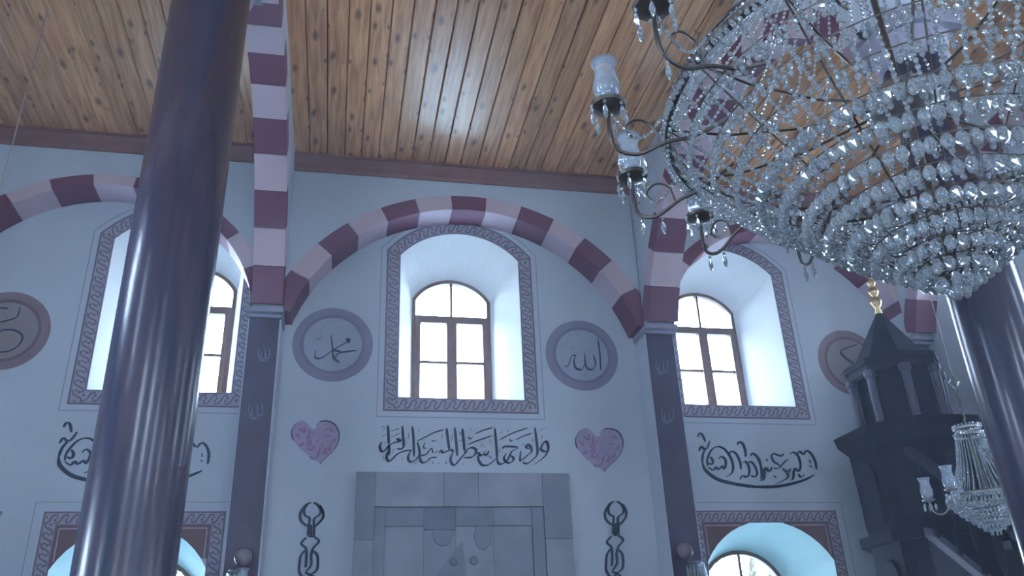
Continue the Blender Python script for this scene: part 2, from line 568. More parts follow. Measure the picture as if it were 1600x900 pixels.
# daylight through the side and rear windows (outside the glass)
def win_light(fn, c, z, rot, h, wd, pw):
    ld = bpy.data.lights.new('daylight', 'AREA')
    ld.shape = 'RECTANGLE'; ld.size = wd; ld.size_y = h
    ld.energy = pw; ld.color = WINDOW_COLOUR
    lo_ = bpy.data.objects.new('daylight', ld); COL.objects.link(lo_)
    lo_.location = fn(c, z, 0.80); lo_.rotation_euler = rot
for fn, ops, rot in ((right, r_ops, (PI / 2, 0, PI / 2)), (left, l_ops, (PI / 2, 0, -PI / 2)), (back, b_ops, (-PI / 2, 0, PI))):
    for o in ops:
        up = o['kind'] == 'upper'
        win_light(fn, o['c'], 4.65 if up else 1.95, rot, 1.4 if up else 1.5, 0.8 if 'half' not in o else 0.5, WINDOW_LIGHT * (0.35 if (o['c'] > 5 and fn is not back) else 1.0))

# ------------------------------------------------------------------ arches
def arch_ring(root, fn, uc, vc, rin, uo, vo, rout, bounds, first_dark, u_lim, w0, w1, vs=ZS, high=None):
    """voussoirs between inner circle (uc,vc,rin) and outer circle (uo,vo,rout); bounds are angles from the vertical, degrees"""
    def ray(cx, cy, r, a):
        # point on circle (cx,cy,r) along direction a from the inner centre
        dx, dy = math.sin(a), math.cos(a)
        ox, oy = uc - cx, vc - cy
        b = ox * dx + oy * dy; cc = ox * ox + oy * oy - r * r
        t = -b + math.sqrt(b * b - cc)
        return (uc + dx * t, vc + dy * t)
    dark = first_dark
    for a0, a1 in zip(bounds[:-1], bounds[1:]):
        r0, r1 = math.radians(a0), math.radians(a1)
        g = 0.0014
        N = 4
        poly = [ray(uc, vc, rin, r0 + g + (r1 - r0 - 2 * g) * k / N) for k in range(N + 1)] + \
               [ray(uo, vo, rout, r1 - g - (r1 - r0 - 2 * g) * k / N) for k in range(N + 1)]
        poly = clip(poly, 1, vs if (a0 + a1) >= 0 or not high else high, True)
        poly = clip(poly, 0, u_lim[0], True) if poly else poly
        poly = clip(poly, 0, u_lim[1], False) if poly else poly
        if len(poly) >= 3:
            MB().prism(poly, fn, w0, w1, chamfer=0.003).build('voussoir', 'stripe_dark' if dark else 'stripe_light', root)
        dark = not dark

def spandrel(name, fn, u0, u1, vc, uc, r, top, w0, w1, vs=ZS):
    e = math.acos((vs - vc) / r)
    poly = [(u0, vs), (u0, top), (u1, top), (u1, vs)]
    arc = []
    for k in range(33):
        t = e - 2 * e * k / 32
        u = uc + r * math.sin(t)
        if u0 + 0.004 < u < u1 - 0.004: arc.append((u, vc + r * math.cos(t)))
    poly += arc
    if name is None: return poly
    return tag(MB().prism(poly, fn, w0, w1).build(name, 'plaster'), kind='structure')

AW0, AW1 = YF - YW - 0.008, 0.0
# central bay
t = thing('striped_arch', (1.08, YF, ZS), 'large maroon and pink striped blind arch over the central window', 'arch', 'striped blind arches')
arch_ring(t, front, 1.08, 4.05, 1.625, 1.08, 3.985, 1.84, [-80, -60, -49, -38.2, -27.3, -16.4, -5.5, 5.5, 16.4, 27.3, 38.2, 49, 60, 80], True, (-0.53, 2.68), AW0, AW1)
spandrel('wall_spandrel', front, -0.53, 2.68, 4.0, 1.08, 1.72, 6.3, YF - YW, 0)
# right bay
t = thing('striped_arch', (4.20, YF, ZS), 'smaller striped blind arch above the right-hand window, behind the big chandelier', 'arch', 'striped blind arches')
bd = [-7.3 + 14.6 * k for k in range(-6, 8)]
arch_ring(t, front, 4.20, 4.42, 1.265, 4.20, 4.36, 1.43, bd, False, (2.96, 5.40), AW0, AW1)
spandrel('wall_spandrel', front, 2.96, 5.40, 4.39, 4.20, 1.35, 6.3, YF - YW, 0)
# left bay
t = thing('striped_arch', (-2.03, YF, ZS), 'smaller striped blind arch above the left window, cut by the dark column', 'arch', 'striped blind arches')
arch_ring(t, front, -2.03, 4.42, 1.265, -2.03, 4.36, 1.43, bd, False, (-3.22, -0.80), AW0, AW1)
spandrel('wall_spandrel', front, -3.22, -0.80, 4.39, -2.03, 1.35, 6.3, YF - YW, 0)

# arcades running from the qibla wall towards the camera
def arcade(x0, x1, label, rear_wall=None):
    fn = lambda u, v, w: (x0 + w, u, v)
    T = x1 - x0
    t = thing('striped_arch', ((x0 + x1) / 2, 4.9, ZS), label, 'arch', 'striped arcade arches')
    bd = [a for a in range(-70, 71, 10)]
    arch_ring(t, fn, 4.9, 3.95, 1.80, 4.9, 3.93, 1.985, bd, False, (3.10, YF), -0.006, T + 0.006, high=4.80)
    # white wall above, from the qibla wall to the rear
    poly = spandrel(None, fn, 3.10, YW, 3.94, 4.9, 1.89, 6.3, 0, T)
    poly = [(u, max(v, 4.80)) if u < 4 else (u, v) for u, v in poly]
    tag(MB().prism(poly, fn, 0, T).build('wall_arcade', 'plaster'), kind='structure')
    # next bay towards the rear, plain
    e = math.acos((ZS - 3.95) / 1.8)
    poly = [(-0.56, ZS), (-0.56, 6.3), (3.10, 6.3), (3.10, 4.80)] + [(1.28 + 1.82 * math.sin(e - 2 * e * k / 24), max(3.95 + 1.82 * math.cos(e - 2 * e * k / 24), 4.80 if k < 12 else 0)) for k in range(25)]
    tag(MB().prism(poly, fn, 0.001, T - 0.001).build('wall_arcade', 'plaster'), kind='structure')
    tag(MB().prism([(YB, ZS), (-0.56, ZS), (-0.56, 6.3), (YB, 6.3)], fn, 0.001, T - 0.001).build('wall_arcade', 'plaster'), kind='structure')
arcade(-0.77, -0.53, 'striped arcade arch seen edge-on between the left column and the central bay')
arcade(2.69, 2.96, 'striped arcade arch on the right pilaster, rising behind the big chandelier')
# side-wall blind arches
def side_arch(x0, x1, label):
    fn = lambda u, v, w: (x0 + w, u, v)
    T = x1 - x0
    t = thing('striped_arch', ((x0 + x1) / 2, 4.9, ZS), label, 'arch', 'striped side-wall arches')
    arch_ring(t, fn, 4.9, 3.95, 1.80, 4.9, 3.93, 1.985, list(range(-70, 71, 10)), False, (3.05, YF), -0.006, T + (0.006 if x0 < 0 else 0))
    poly = spandrel(None, fn, 3.05, YF, 3.94, 4.9, 1.89, 6.3, 0, T)
    tag(MB().prism(poly, fn, 0, T).build('wall_spandrel', 'plaster'), kind='structure')
side_arch(5.40, XR, 'striped blind arch on the right side wall, springing behind the minbar finial')
side_arch(XL, -3.22, 'striped blind arch on the left side wall, beyond the left edge of the view')

# ------------------------------------------------------------------ pilasters and columns
def pilaster(x0, x1, label, script=None):
    t = thing('pilaster', ((x0 + x1) / 2, YF, 0), label, 'pilaster', 'wall pilasters')
    MB().box((x0 + .014, YF, 0), (x1 - .014, YF + .02, ZS - 0.07)).build('front_face', 'pilaster_paint', t)
    MB().box((x0 + .002, YF + .012, 0), (x1 - .002, YW, ZS - 0.07)).build('shaft', 'plaster', t)
    MB().box((x0 - .004, YF - .03, ZS - 0.07), (x1 + .004, YW, ZS - 0.045)).box((x0 - .012, YF - .09, ZS - 0.045), (x1 + .012, YW, ZS)).build('capital', 'capital_stone', t)
    MB().box((x0 - .02, YF - .03, 0), (x1 + .02, YW, 0.2)).build('base', 'capital_stone', t)
    return t
pl = pilaster(-0.80, -0.53, 'dark blue-brown pilaster left of the central bay, under the left striped arcade')
pr = pilaster(2.68, 2.96, 'dark blue-brown pilaster right of the central bay, beside the right-hand window')
pilaster(5.40, XR, 'dark corner pilaster behind the minbar')
pilaster(-3.40, -3.22, 'dark corner pilaster at the far left of the wall')
pf = lambda u, v, w: (u, YF + w, v)
def small_script(parent, x, y, s):
    mb = MB()
    for st in ([(-8, -8), (-9, 2), (-6, 9)], [(-4, -4), (-4, 8), (2, 10), (3, -8)], [(3, 6), (8, 8), (10, -2), (8, -9)], [(-8, 10), (0, 13), (8, 10)], [(-2, -10), (2, -12)], [(5, 0), (0, 3)]):
        pts = smooth_pts([wall_point(x + a * s, y + b * s, YF) for a, b in st])
        ribbon(mb, pts, 0.010, pf, -0.003, 0.001, nib=0.7)
    mb.build('lettering', 'pilaster_script', parent, recalc=False)
small_script(pl, 412, 552, .95); small_script(pl, 399, 640, 1.15); small_script(pr, 1034, 572, .95); small_script(pr, 1043, 648, 1.0)

def column(x, y, label):
    t = thing('column', (x, y, 0), label, 'column', 'tall dark columns')
    MB().lathe([(0.158, 0.34), (0.160, 1.5), (0.163, 3.0), (0.167, 4.55)], (x, y, 0), 48).build('shaft', 'column_paint', t, smooth=True)
    MB().box((x - .2, y - .2, 0), (x + .2, y + .2, .2)).lathe([(0.20, .2), (0.21, .24), (0.19, .28), (0.165, .34)], (x, y, 0), 32).build('base', 'capital_stone', t)
    MB().lathe([(0.165, 4.54), (0.185, 4.56), (0.175, 4.60), (0.20, 4.68), (0.20, 4.71)], (x, y, 0), 32).box((x - .19, y - .22, 4.71), (x + .19, y + .22, 4.80)).build('capital', 'capital_stone', t)
column(-0.675, 3.10, 'thick glossy dark purple-brown column crossing the left of the view')
column(2.965, 3.10, 'glossy dark red-brown column at the right edge with a blue highlight')
for i, (x, s) in enumerate(((-0.675, 'left'), (2.865, 'right'))):
    column(x, -0.56, 'dark column of the %s arcade standing behind the viewer' % s)

# ------------------------------------------------------------------ ceiling
def ceil_bay(x0, x1, dz=0.0):
    z = ZC + dz
    n = round((x1 - x0) / 0.155)
    w = (x1 - x0) / n
    proto = None
    for k in range(n):
        if proto is None:
            h = w / 2; g = 0.0025; b = 0.006; T = 0.02
            sec = [(-h + g, T), (-h + g, b), (-h + g + b, 0), (h - g - b * 1.6, 0), (h - g, b * 1.6), (h - g, T)]
            mb = MB()
            vs = [(p[0], 0, p[1]) for p in sec] + [(p[0], 6.64 - YB, p[1]) for p in sec]
            m_ = len(sec)
            fs = [tuple(range(m_)), tuple(range(2 * m_ - 1, m_ - 1, -1))] + [(i, (i + 1) % m_, m_ + (i + 1) % m_, m_ + i) for i in range(m_)]
            mb.add(vs, fs)
            proto = mb.build('plank', 'pine', ceiling, local=True)
            o = proto
        else:
            o = proto.copy(); COL.objects.link(o); o.parent = ceiling
        o.location = (x0 + w * (k + 0.5), YB, z + random.uniform(0, .003))
ceiling = MB().box((XL, YB, ZC + 0.085), (XR, YW, ZC + 0.20)).build('ceiling', 'backing_dark')
tag(ceiling, kind='structure')
ceil_bay(XL, -0.80, 0.05)
ceil_bay(-0.55, 2.69)
ceil_bay(2.96, XR)
def cornice(name, p0, p1, inward, dz=0):
    """moulded board along p0-p1, inward = unit vector into the bay"""
    prof = [(0.0, -0.13), (0.018, -0.13), (0.022, -0.115), (0.030, -0.10), (0.055, -0.075), (0.085, -0.035), (0.095, -0.02), (0.12, -0.018), (0.12, 0.0), (0.0, 0.0)]
    p0 = Vector((*p0, ZC + dz)); p1 = Vector((*p1, ZC + dz)); iv = Vector((*inward, 0)); d = (p1 - p0).normalized()
    mb = MB(); vs = []
    for base, s in ((p0, 1), (p1, -1)):
        for a, b in prof: vs.append(base + iv * a + Vector((0, 0, b)))
    n = len(prof)
    mb.add(vs, [tuple(range(n)), tuple(range(2 * n - 1, n - 1, -1))] + [(i, (i + 1) % n, n + (i + 1) % n, n + i) for i in range(n)])
    tag(mb.build(name, 'cornice_wood'), kind='structure')
k = 1
for x0, x1, dz in ((XL, -0.80, .05), (-0.55, 2.69, 0), (2.96, XR, 0)):
    for p0, p1, iv in (((x0, YF), (x1, YF), (0, -1)),):
        cornice('trim_%d' % k, p0, p1, iv, dz); k += 1

# ------------------------------------------------------------------ painted ornament on the qibla wall
def offset_closed(pts, d):
    n = len(pts); out = []
    for i in range(n):
        a = pts[i - 1]; p = pts[i]; b = pts[(i + 1) % n]
        e1 = (p[0] - a[0], p[1] - a[1]); e2 = (b[0] - p[0], b[1] - p[1])
        l1 = math.hypot(*e1); l2 = math.hypot(*e2)
        n1 = (-e1[1] / l1, e1[0] / l1); n2 = (-e2[1] / l2, e2[0] / l2)
        k = 1 + n1[0] * n2[0] + n1[1] * n2[1]
        out.append((p[0] + d * (n1[0] + n2[0]) / k, p[1] + d * (n1[1] + n2[1]) / k))
    return out
def band(mb, pin, pout, fn, w0, w1):
    n = len(pin)
    vs = [fn(*p, w0) for p in pin] + [fn(*p, w0) for p in pout] + [fn(*p, w1) for p in pout] + [fn(*p, w1) for p in pin]
    fs = []
    for i in range(n):
        j = (i + 1) % n
        fs += [(i, j, n + j, n + i), (n + i, n + j, 2 * n + j, 2 * n + i), (i, j, 3 * n + j, 3 * n + i)]
    mb.add(vs, fs)
def resample(pts, step):
    out = []; n = len(pts); acc = 0
    seg = [(pts[i], pts[(i + 1) % n]) for i in range(n)]
    tot = sum(math.dist(a, b) for a, b in seg)
    cnt = max(8, round(tot / step)); st = tot / cnt
    pos = 0; i = 0; used = 0
    for k in range(cnt):
        target = k * st
        while used + math.dist(*seg[i]) < target - 1e-9:
            used += math.dist(*seg[i]); i += 1
        a, b = seg[i]; L_ = math.dist(a, b) or 1e-9; t = (target - used) / L_
        out.append((a[0] + (b[0] - a[0]) * t, a[1] + (b[1] - a[1]) * t, (b[0] - a[0]) / L_, (b[1] - a[1]) / L_))
    return out
def guilloche(parent, path, half, pitch, fn, w0, w1):
    """rope of leaning S-links along a closed path"""
    mb = MB(); md = MB()
    for x, y, tx, ty in resample(path, pitch):
        nx, ny = -ty, tx
        loc = lambda a, b: (x + tx * a * pitch + nx * b * half, y + ty * a * pitch + ny * b * half)
        s = smooth_pts([loc(-0.62, -0.82), loc(-0.22, -0.72), loc(-0.02, 0.0), loc(0.22, 0.72), loc(0.62, 0.82)], 4)
        ribbon(mb, s, 0.013, fn, w0, w1, taper=False)
        eye = [loc(0.42 + 0.13 * math.cos(q), -0.28 + 0.33 * math.sin(q)) for q in [2 * PI * k / 6 for k in range(6)]]
        md.prism(eye, fn, w0, w1)
        eye = [loc(-0.42 + 0.10 * math.cos(q), 0.28 + 0.28 * math.sin(q)) for q in [2 * PI * k / 6 for k in range(6)]]
        md.prism(eye, fn, w0, w1)
    tag(mb.build('rope_pattern', 'border_dark', parent, recalc=False), kind='stuff')
    tag(md.build('rope_eyes', 'border_dark', parent, recalc=False), kind='stuff')

def window_border(o, label):
    c = o['c']
    pin = offset_closed(o['i'], 0.004)
    t = thing('window_border', (c, YW, o['i'][0][1]), label, 'painted border', 'painted window borders')
    p1 = offset_closed(o['i'], 0.112); p2 = offset_closed(o['i'], 0.127)
    a = MB(); band(a, pin, p1, front, -0.003, 0.001); a.build('band', 'border_band', t, recalc=False)
    a = MB(); band(a, p1, p2, front, -0.004, 0.001); band(a, offset_closed(o['i'], .0045), offset_closed(o['i'], 0.013), front, -0.004, 0.001); a.build('edge_line', 'border_dark', t, recalc=False)
    a = MB(); band(a, offset_closed(o['i'], 0.172), offset_closed(o['i'], 0.182), front, -0.002, 0.001); a.build('outer_line', 'border_line', t, recalc=False)
    guilloche(t, offset_closed(o['i'], 0.062), 0.044, 0.085, front, -0.005, 0.001)
window_border(F_UP[0], 'mauve rope-pattern border around the upper left window beside the dark column')
window_border(F_UP[1], 'bluish rope-pattern border around the central upper window')
window_border(F_UP[2], 'mauve rope-pattern border around the upper right window')

def lower_border(o, half, label):
    c = o['c']; zt = 2.955; zb = 0.9
    t = thing('window_border', (c, YW, zb), label, 'painted border', 'painted lower window frames')
    rc = lambda d: [(c - half + d, zb + d), (c - half + d, zt - d), (c + half - d, zt - d), (c + half - d, zb + d)]
    def rband(d0, d1, mat, nm, w):
        a = MB(); band(a, rc(d1), rc(d0), front, w, 0.001); return a.build(nm, mat, t, recalc=False)
    rband(-0.075, -0.067, 'border_line', 'outer_line', -0.002)
    rband(0.0, 0.012, 'border_dark', 'edge_line', -0.004)
    rband(0.012, 0.095, 'border_band', 'band', -0.003)
    rband(0.095, 0.105, 'border_dark', 'inner_line', -0.004)
    # brown corner fields around the arched opening
    q = rc(0.105)
    loops = [[Vector((p[0], p[1], 0)) for p in q], [Vector((p[0], p[1], 0)) for p in offset_closed(o['i'], 0.004)]]
    lo_, hi_ = q[0][0], q[2][0]
    arc = [p for p in o['i'][1:-1] if lo_ < p[0] < hi_ and p[1] < zt - 0.107]
    for s in (-1, 1):
        side = [p for p in arc if (p[0] - c) * s >= 0]
        if s > 0: side = side[::-1]
        ex = lo_ if s < 0 else hi_
        top = zt - 0.105
        poly = [(ex, top)] + [(ex, side[0][1])] + side + [(side[-1][0], top)]
        MB().prism(poly, front, -0.0025, 0.001).build('corner_field', 'spandrel_brown', t)
    ow = (o['i'][-1][0] - o['i'][0][0]) / 2; rise = 2.865 - 2.53; R_ = (ow * ow + rise * rise) / (2 * rise); zc_ = 2.865 - R_
    zl = zt - 0.127; hx = half - 0.127
    xt = math.sqrt(max(0, R_ * R_ - (zl - zc_) ** 2)) + 0.02; zs_ = zc_ + math.sqrt(R_ * R_ - hx * hx) + 0.02
    for s_ in (-1, 1):
        rcl = MB()
        ribbon(rcl, [(c + s_ * hx, zs_), (c + s_ * hx, zl), (c + s_ * xt, zl)], 0.010, front, -0.0035, 0.001, taper=False)
        rcl.build('field_line', 'border_light', t, recalc=False)
    guilloche(t, rc(0.054), 0.036, 0.075, front, -0.005, 0.001)
lower_border(F_LO[0], 0.655, 'square painted rope border around the lower left window')
lower_border(F_LO[1], 0.70, 'square painted rope border around the lower right window')

# roundels
def crop(ox, oy, s, strokes): return [[(ox + x / s, oy + y / s) for x, y in st] for st in strokes]
def strokes_obj(parent, name, mat, px, wid, nib=0.9, w0=-0.009, closed=False, dx=None, taper=True):
    mb = MB()
    for st in px:
        p = [wall_point(x, y) for x, y in st]
        if dx: p = [dx(*q) for q in p]
        ribbon(mb, smooth_pts(p), wid, front, w0, 0.001, nib=nib, taper=taper)
    return mb.build(name, mat, parent, recalc=False)
def roundel(cx, cz, pink, label, px, extra=()):
    t = thing('roundel', (cx, YW, cz), label, 'roundel', 'painted calligraphy roundels')
    disc = lambda r0, r1: [[(cx + r * math.cos(-2 * PI * k / 48), cz + r * math.sin(-2 * PI * k / 48)) for k in range(48)] for r in (r0, r1)]
    sfx = '_pink' if pink else ''
    a = MB(); band(a, *disc(0.275, 0.345), front, -0.004, 0.001); a.build('outer_ring', 'roundel_ring' + sfx, t, recalc=False)
    a = MB(); band(a, *disc(0.25, 0.278), front, -0.005, 0.001); a.build('inner_ring', 'roundel_edge' + sfx, t, recalc=False)
    a = MB(); a.prism(disc(0.252, 0)[0], front, -0.003, 0.001); a.build('disc', 'roundel_disc' + ('_beige' if pink else ''), t)
    strokes_obj(t, 'lettering', 'ink', px, 0.017)
    if extra: strokes_obj(t, 'vowel_marks', 'ink_faint', extra, 0.012, w0=-0.006)
roundel(-0.10, 4.392, False, 'grey-blue painted roundel with Arabic lettering left of the central window',
    crop(440, 460, 5.62, [[(432, 360), (448, 480), (455, 555), (510, 600)], [(300, 490), (295, 555), (350, 560), (440, 500), (520, 450), (600, 405), (570, 395), (600, 430)], [(470, 555), (500, 520), (560, 505), (655, 495)], [(440, 490), (500, 500), (520, 510)]]),
    crop(440, 460, 5.62, [[(365, 300), (385, 260)], [(470, 300), (540, 290)], [(620, 320), (640, 295)], [(270, 440), (300, 390), (350, 400)], [(340, 330), (345, 380)], [(385, 600), (370, 650)], [(560, 610), (600, 620)], [(540, 340), (500, 365)]]))
roundel(2.155, 4.372, False, 'grey-blue painted roundel with Arabic lettering right of the central window',
    crop(840, 480, 5.625, [[(528, 280), (545, 400), (553, 555)], [(490, 420), (508, 500), (475, 550), (425, 525), (410, 410)], [(412, 500), (385, 550), (335, 535), (318, 475), (330, 425), (295, 440), (270, 510), (235, 525)]]),
    crop(840, 480, 5.625, [[(338, 225), (342, 258)], [(285, 360), (330, 355)], [(215, 330), (235, 340)], [(420, 375), (390, 400)], [(415, 570), (412, 605)], [(490, 320), (505, 325)], [(260, 270), (250, 300)], [(600, 415), (615, 425)]]))
roundel(4.905, 4.39, True, 'dusky pink roundel with lettering, half hidden by the minbar spire',
    crop(1260, 500, 6.925, [[(355, 345), (430, 305), (545, 268)], [(360, 345), (410, 400), (500, 470), (560, 480)], [(360, 610), (420, 545), (470, 540), (510, 500)], [(540, 500), (565, 540), (550, 575), (525, 550)], [(480, 655), (530, 660)], [(605, 330), (608, 380)]]))
roundel(-2.725, 4.41, True, 'dusky pink roundel with lettering, cut by the left edge of the view',
    crop(0, 440, 6.43, [[(-120, 330), (-60, 400), (0, 410), (90, 388), (175, 352), (205, 255)], [(-50, 290), (0, 268), (85, 272)], [(-30, 520), (40, 490), (150, 492), (228, 550), (190, 640), (90, 700), (-40, 712)], [(15, 510), (30, 480)]]),
    crop(0, 440, 6.43, [[(220, 370), (215, 420)], [(170, 410), (160, 440)], [(160, 530), (150, 600)]]))

# hearts
def heart(label, ox, oy, px_edge, px_fill):
    P = [wall_point(ox + x / 10, oy + y / 10) for x, y in px_fill]
    cx = sum(p[0] for p in P) / len(P); cz = sum(p[1] for p in P) / len(P)
    t = thing('painted_heart', (cx, YW, cz), label, 'heart', 'painted hearts')
    MB().prism(smooth_pts(P, 4, True), front, -0.003, 0.001).build('heart_field', 'heart_fill', t)
    strokes_obj(t, 'outline', 'heart_edge', [[(ox + x / 10, oy + y / 10) for x, y in st] for st in px_edge], 0.014, w0=-0.007)
    return t
HF = [(95, 300), (150, 190), (240, 140), (330, 180), (400, 260), (455, 270), (520, 190), (620, 150), (730, 180), (810, 270), (835, 400), (790, 540), (690, 660), (600, 760), (545, 820), (500, 780), (400, 740), (330, 670), (230, 590), (140, 480), (95, 390)]
HE = [[(170, 180), (110, 260), (90, 350), (120, 460)], [(470, 230), (540, 160), (640, 150), (760, 200), (830, 330), (820, 470), (760, 590), (650, 700), (570, 790)], [(550, 780), (535, 830)]]
HS = [[(290, 230), (300, 320), (250, 300), (215, 260)], [(150, 360), (200, 380), (190, 420)], [(360, 280), (370, 350), (330, 440)], [(390, 400), (340, 500), (310, 540)], [(400, 450), (370, 550), (340, 590), (390, 600)], [(460, 520), (400, 600), (430, 610)], [(470, 580), (440, 640)], [(520, 600), (500, 690), (430, 740), (370, 700)], [(280, 480), (240, 540), (220, 500)], [(500, 440), (490, 500)], [(520, 360), (525, 390)], [(530, 270), (540, 250)], [(575, 490), (565, 590)], [(620, 560), (600, 660), (570, 640)], [(700, 520), (690, 600), (640, 580)], [(760, 420), (750, 470), (690, 490)], [(600, 300), (680, 270), (740, 320)], [(580, 400), (650, 380), (700, 400)], [(600, 220), (660, 210)], [(620, 480), (660, 450)], [(200, 220), (240, 190)], [(540, 560), (530, 640)], [(430, 330), (420, 390)], [(660, 620), (620, 700)]]
for lab, ox, oy in (('pink painted heart filled with script, left of the wall inscription', 446.5, 643), ('pink painted heart filled with script, right of the wall inscription', 890, 655)):
    t = heart(lab, ox, oy, HE, HF)
    strokes_obj(t, 'lettering', 'heart_script', [[(ox + x / 10, oy + y / 10) for x, y in st] for st in HS], 0.019, nib=0.3, w0=-0.006)

# central inscription
A = [[(180, 110), (190, 280), (195, 440)], [(400, 390), (330, 400), (220, 450), (170, 500), (105, 565), (50, 540), (35, 470), (70, 400)], [(330, 345), (400, 380), (340, 410)], [(435, 120), (445, 300), (460, 440), (430, 520), (340, 520)], [(600, 545), (470, 560), (340, 620), (220, 735), (165, 700), (160, 620), (190, 560)], [(200, 450), (205, 560), (195, 640)],
     [(610, 130), (630, 350), (640, 660)], [(580, 560), (535, 660), (560, 740), (640, 735), (740, 610), (700, 410)], [(700, 385), (850, 310), (1000, 235), (1165, 185)], [(940, 510), (850, 620), (760, 640), (745, 700), (790, 765), (870, 740), (930, 685), (1040, 670)], [(950, 510), (975, 600)], [(1020, 600), (1060, 550)], [(1070, 600), (1120, 550), (1140, 590), (1230, 560), (1300, 540), (1330, 590)],
     [(1210, 160), (1235, 350), (1260, 540)], [(1355, 150), (1380, 400), (1400, 650)], [(1490, 170), (1510, 380), (1525, 560)], [(1320, 590), (1285, 680), (1290, 760), (1350, 810), (1450, 700), (1575, 560)]]
Am = [[(95, 205), (130, 155)], [(70, 140), (120, 130)], [(235, 215), (380, 165)], [(240, 320), (390, 250)], [(548, 250), (538, 360)], [(710, 225), (740, 185)], [(950, 380), (990, 390), (1035, 370)], [(830, 410), (805, 500), (850, 510)], [(1140, 270), (1125, 360)], [(1315, 280), (1300, 390)], [(955, 740), (980, 785)], [(425, 725), (450, 670)], [(100, 640), (90, 720)], [(275, 530), (265, 600)], [(650, 790), (700, 750)], [(1195, 740), (1210, 790)], [(1510, 770), (1490, 820)], [(70, 310), (140, 270)], [(130, 440), (140, 400)], [(1050, 790), (1090, 760)], [(1430, 390), (1490, 360)], [(1440, 240), (1450, 280)]]
B = [[(0, 600), (60, 530), (140, 500), (210, 540), (200, 610), (130, 670), (0, 680)], [(200, 610), (265, 600), (250, 700), (310, 800), (400, 810), (500, 750), (575, 680)], [(540, 160), (570, 500), (580, 680)], [(330, 640), (370, 560)], [(260, 600), (300, 640), (350, 620), (400, 630), (435, 560)], [(70, 450), (200, 390), (350, 340), (490, 290)], [(200, 260), (330, 200), (500, 150)],
     [(620, 370), (780, 280), (950, 210), (1120, 155)], [(900, 370), (1040, 300), (1190, 250)], [(680, 520), (720, 480), (950, 490)], [(955, 510), (840, 570), (785, 680), (740, 740), (660, 790), (600, 770), (580, 680)], [(740, 600), (700, 700), (780, 770), (850, 740), (870, 690), (820, 640)],
     [(995, 560), (985, 720), (1030, 710), (1120, 630), (1185, 570), (1170, 480), (1110, 450), (1090, 490), (1140, 520)], [(1245, 150), (1270, 350), (1290, 600), (1210, 710), (1110, 780), (1030, 760)], [(1220, 800), (1330, 730), (1430, 640), (1480, 520), (1460, 410), (1410, 400), (1350, 520), (1420, 570), (1470, 540)]]
Bm = [[(95, 205), (120, 165)], [(80, 310), (110, 350), (150, 310)], [(460, 355), (440, 410)], [(485, 390), (460, 440)], [(320, 430), (300, 500)], [(360, 470), (350, 500)], [(645, 260), (665, 215)], [(800, 350), (830, 390), (865, 370)], [(1035, 460), (1050, 420)], [(1200, 350), (1215, 390)], [(1375, 290), (1360, 340)], [(1310, 210), (1420, 150)], [(630, 520), (620, 590)], [(935, 640), (915, 670)], [(440, 650), (480, 690)], [(760, 190), (770, 215)]]
t = thing('wall_inscription', (1.03, YW, 3.36), 'long straight dark blue Arabic inscription above the mihrab', 'calligraphy')
strokes_obj(t, 'lettering', 'ink', crop(590, 655, 11.25, A) + crop(725, 655, 11.25, B), 0.022, nib=0.5)
strokes_obj(t, 'vowel_marks', 'ink', crop(590, 655, 11.25, Am) + crop(725, 655, 11.25, Bm), 0.010, nib=0.5)['kind'] = 'stuff'

# oval inscriptions
Cc = [[(85, 150), (100, 100), (140, 120), (180, 210)], [(100, 330), (120, 270), (165, 300), (200, 290), (235, 200)], [(180, 290), (145, 380), (140, 470)], [(210, 520), (205, 430), (260, 310), (340, 270), (420, 300), (490, 390), (530, 500), (520, 600), (440, 660)], [(240, 400), (275, 450), (265, 495), (220, 480)], [(215, 530), (280, 570), (310, 530), (350, 560), (390, 520), (425, 550), (440, 480), (430, 430), (380, 395), (350, 430)],
      [(480, 370), (510, 330), (570, 360), (620, 460), (635, 560)], [(590, 250), (605, 210), (655, 230), (690, 320), (695, 400)], [(620, 690), (655, 640), (710, 660), (740, 600), (730, 520), (690, 460), (650, 480)], [(720, 500), (750, 460), (800, 500), (840, 600), (815, 655), (760, 640)], [(760, 390), (780, 355), (840, 400), (885, 500), (900, 620), (890, 690)]]
Dd = [[(0, 370), (50, 440), (75, 540)], [(60, 700), (110, 680), (125, 540), (180, 585), (210, 530)], [(135, 430), (160, 450)], [(355, 360), (330, 392), (230, 360), (208, 400), (235, 460), (310, 510)], [(230, 550), (300, 540), (360, 480), (415, 430)], [(340, 550), (420, 595), (445, 550)], [(405, 600), (415, 660), (340, 710), (250, 750)], [(440, 700), (480, 680), (500, 550), (555, 585), (575, 500), (545, 390), (480, 340), (440, 370)],
      [(530, 380), (560, 330), (610, 370)], [(620, 380), (650, 320), (710, 360), (760, 450), (780, 560)], [(690, 440), (705, 480)], [(695, 515), (725, 530)], [(550, 620), (580, 660), (625, 630)], [(235, 640), (265, 665)]]
Ct = [[(140, 470), (180, 570), (320, 680), (500, 735), (700, 770), (900, 790)]]
Dt = [[(0, 780), (130, 785), (300, 775), (480, 740), (640, 690), (750, 630)]]
rc_ = crop(1080, 665, 8.18, Cc) + crop(1180, 665, 8.18, Dd)
rt_ = crop(1080, 665, 8.18, Ct) + crop(1180, 665, 8.18, Dt)
t = thing('wall_inscription', (3.7, YW, 3.25), 'oval dark blue Arabic inscription under the upper right window', 'calligraphy', 'oval wall inscriptions')
strokes_obj(t, 'lettering', 'ink', rc_, 0.022, nib=0.3)
strokes_obj(t, 'sweeping_stroke', 'ink', rt_, 0.030, nib=0.9)
xa = wall_point(1092, 700)[0]; xb = wall_point(1276, 700)[0]
ya = wall_point(92, 700)[0]; yb = wall_point(337, 700)[0]
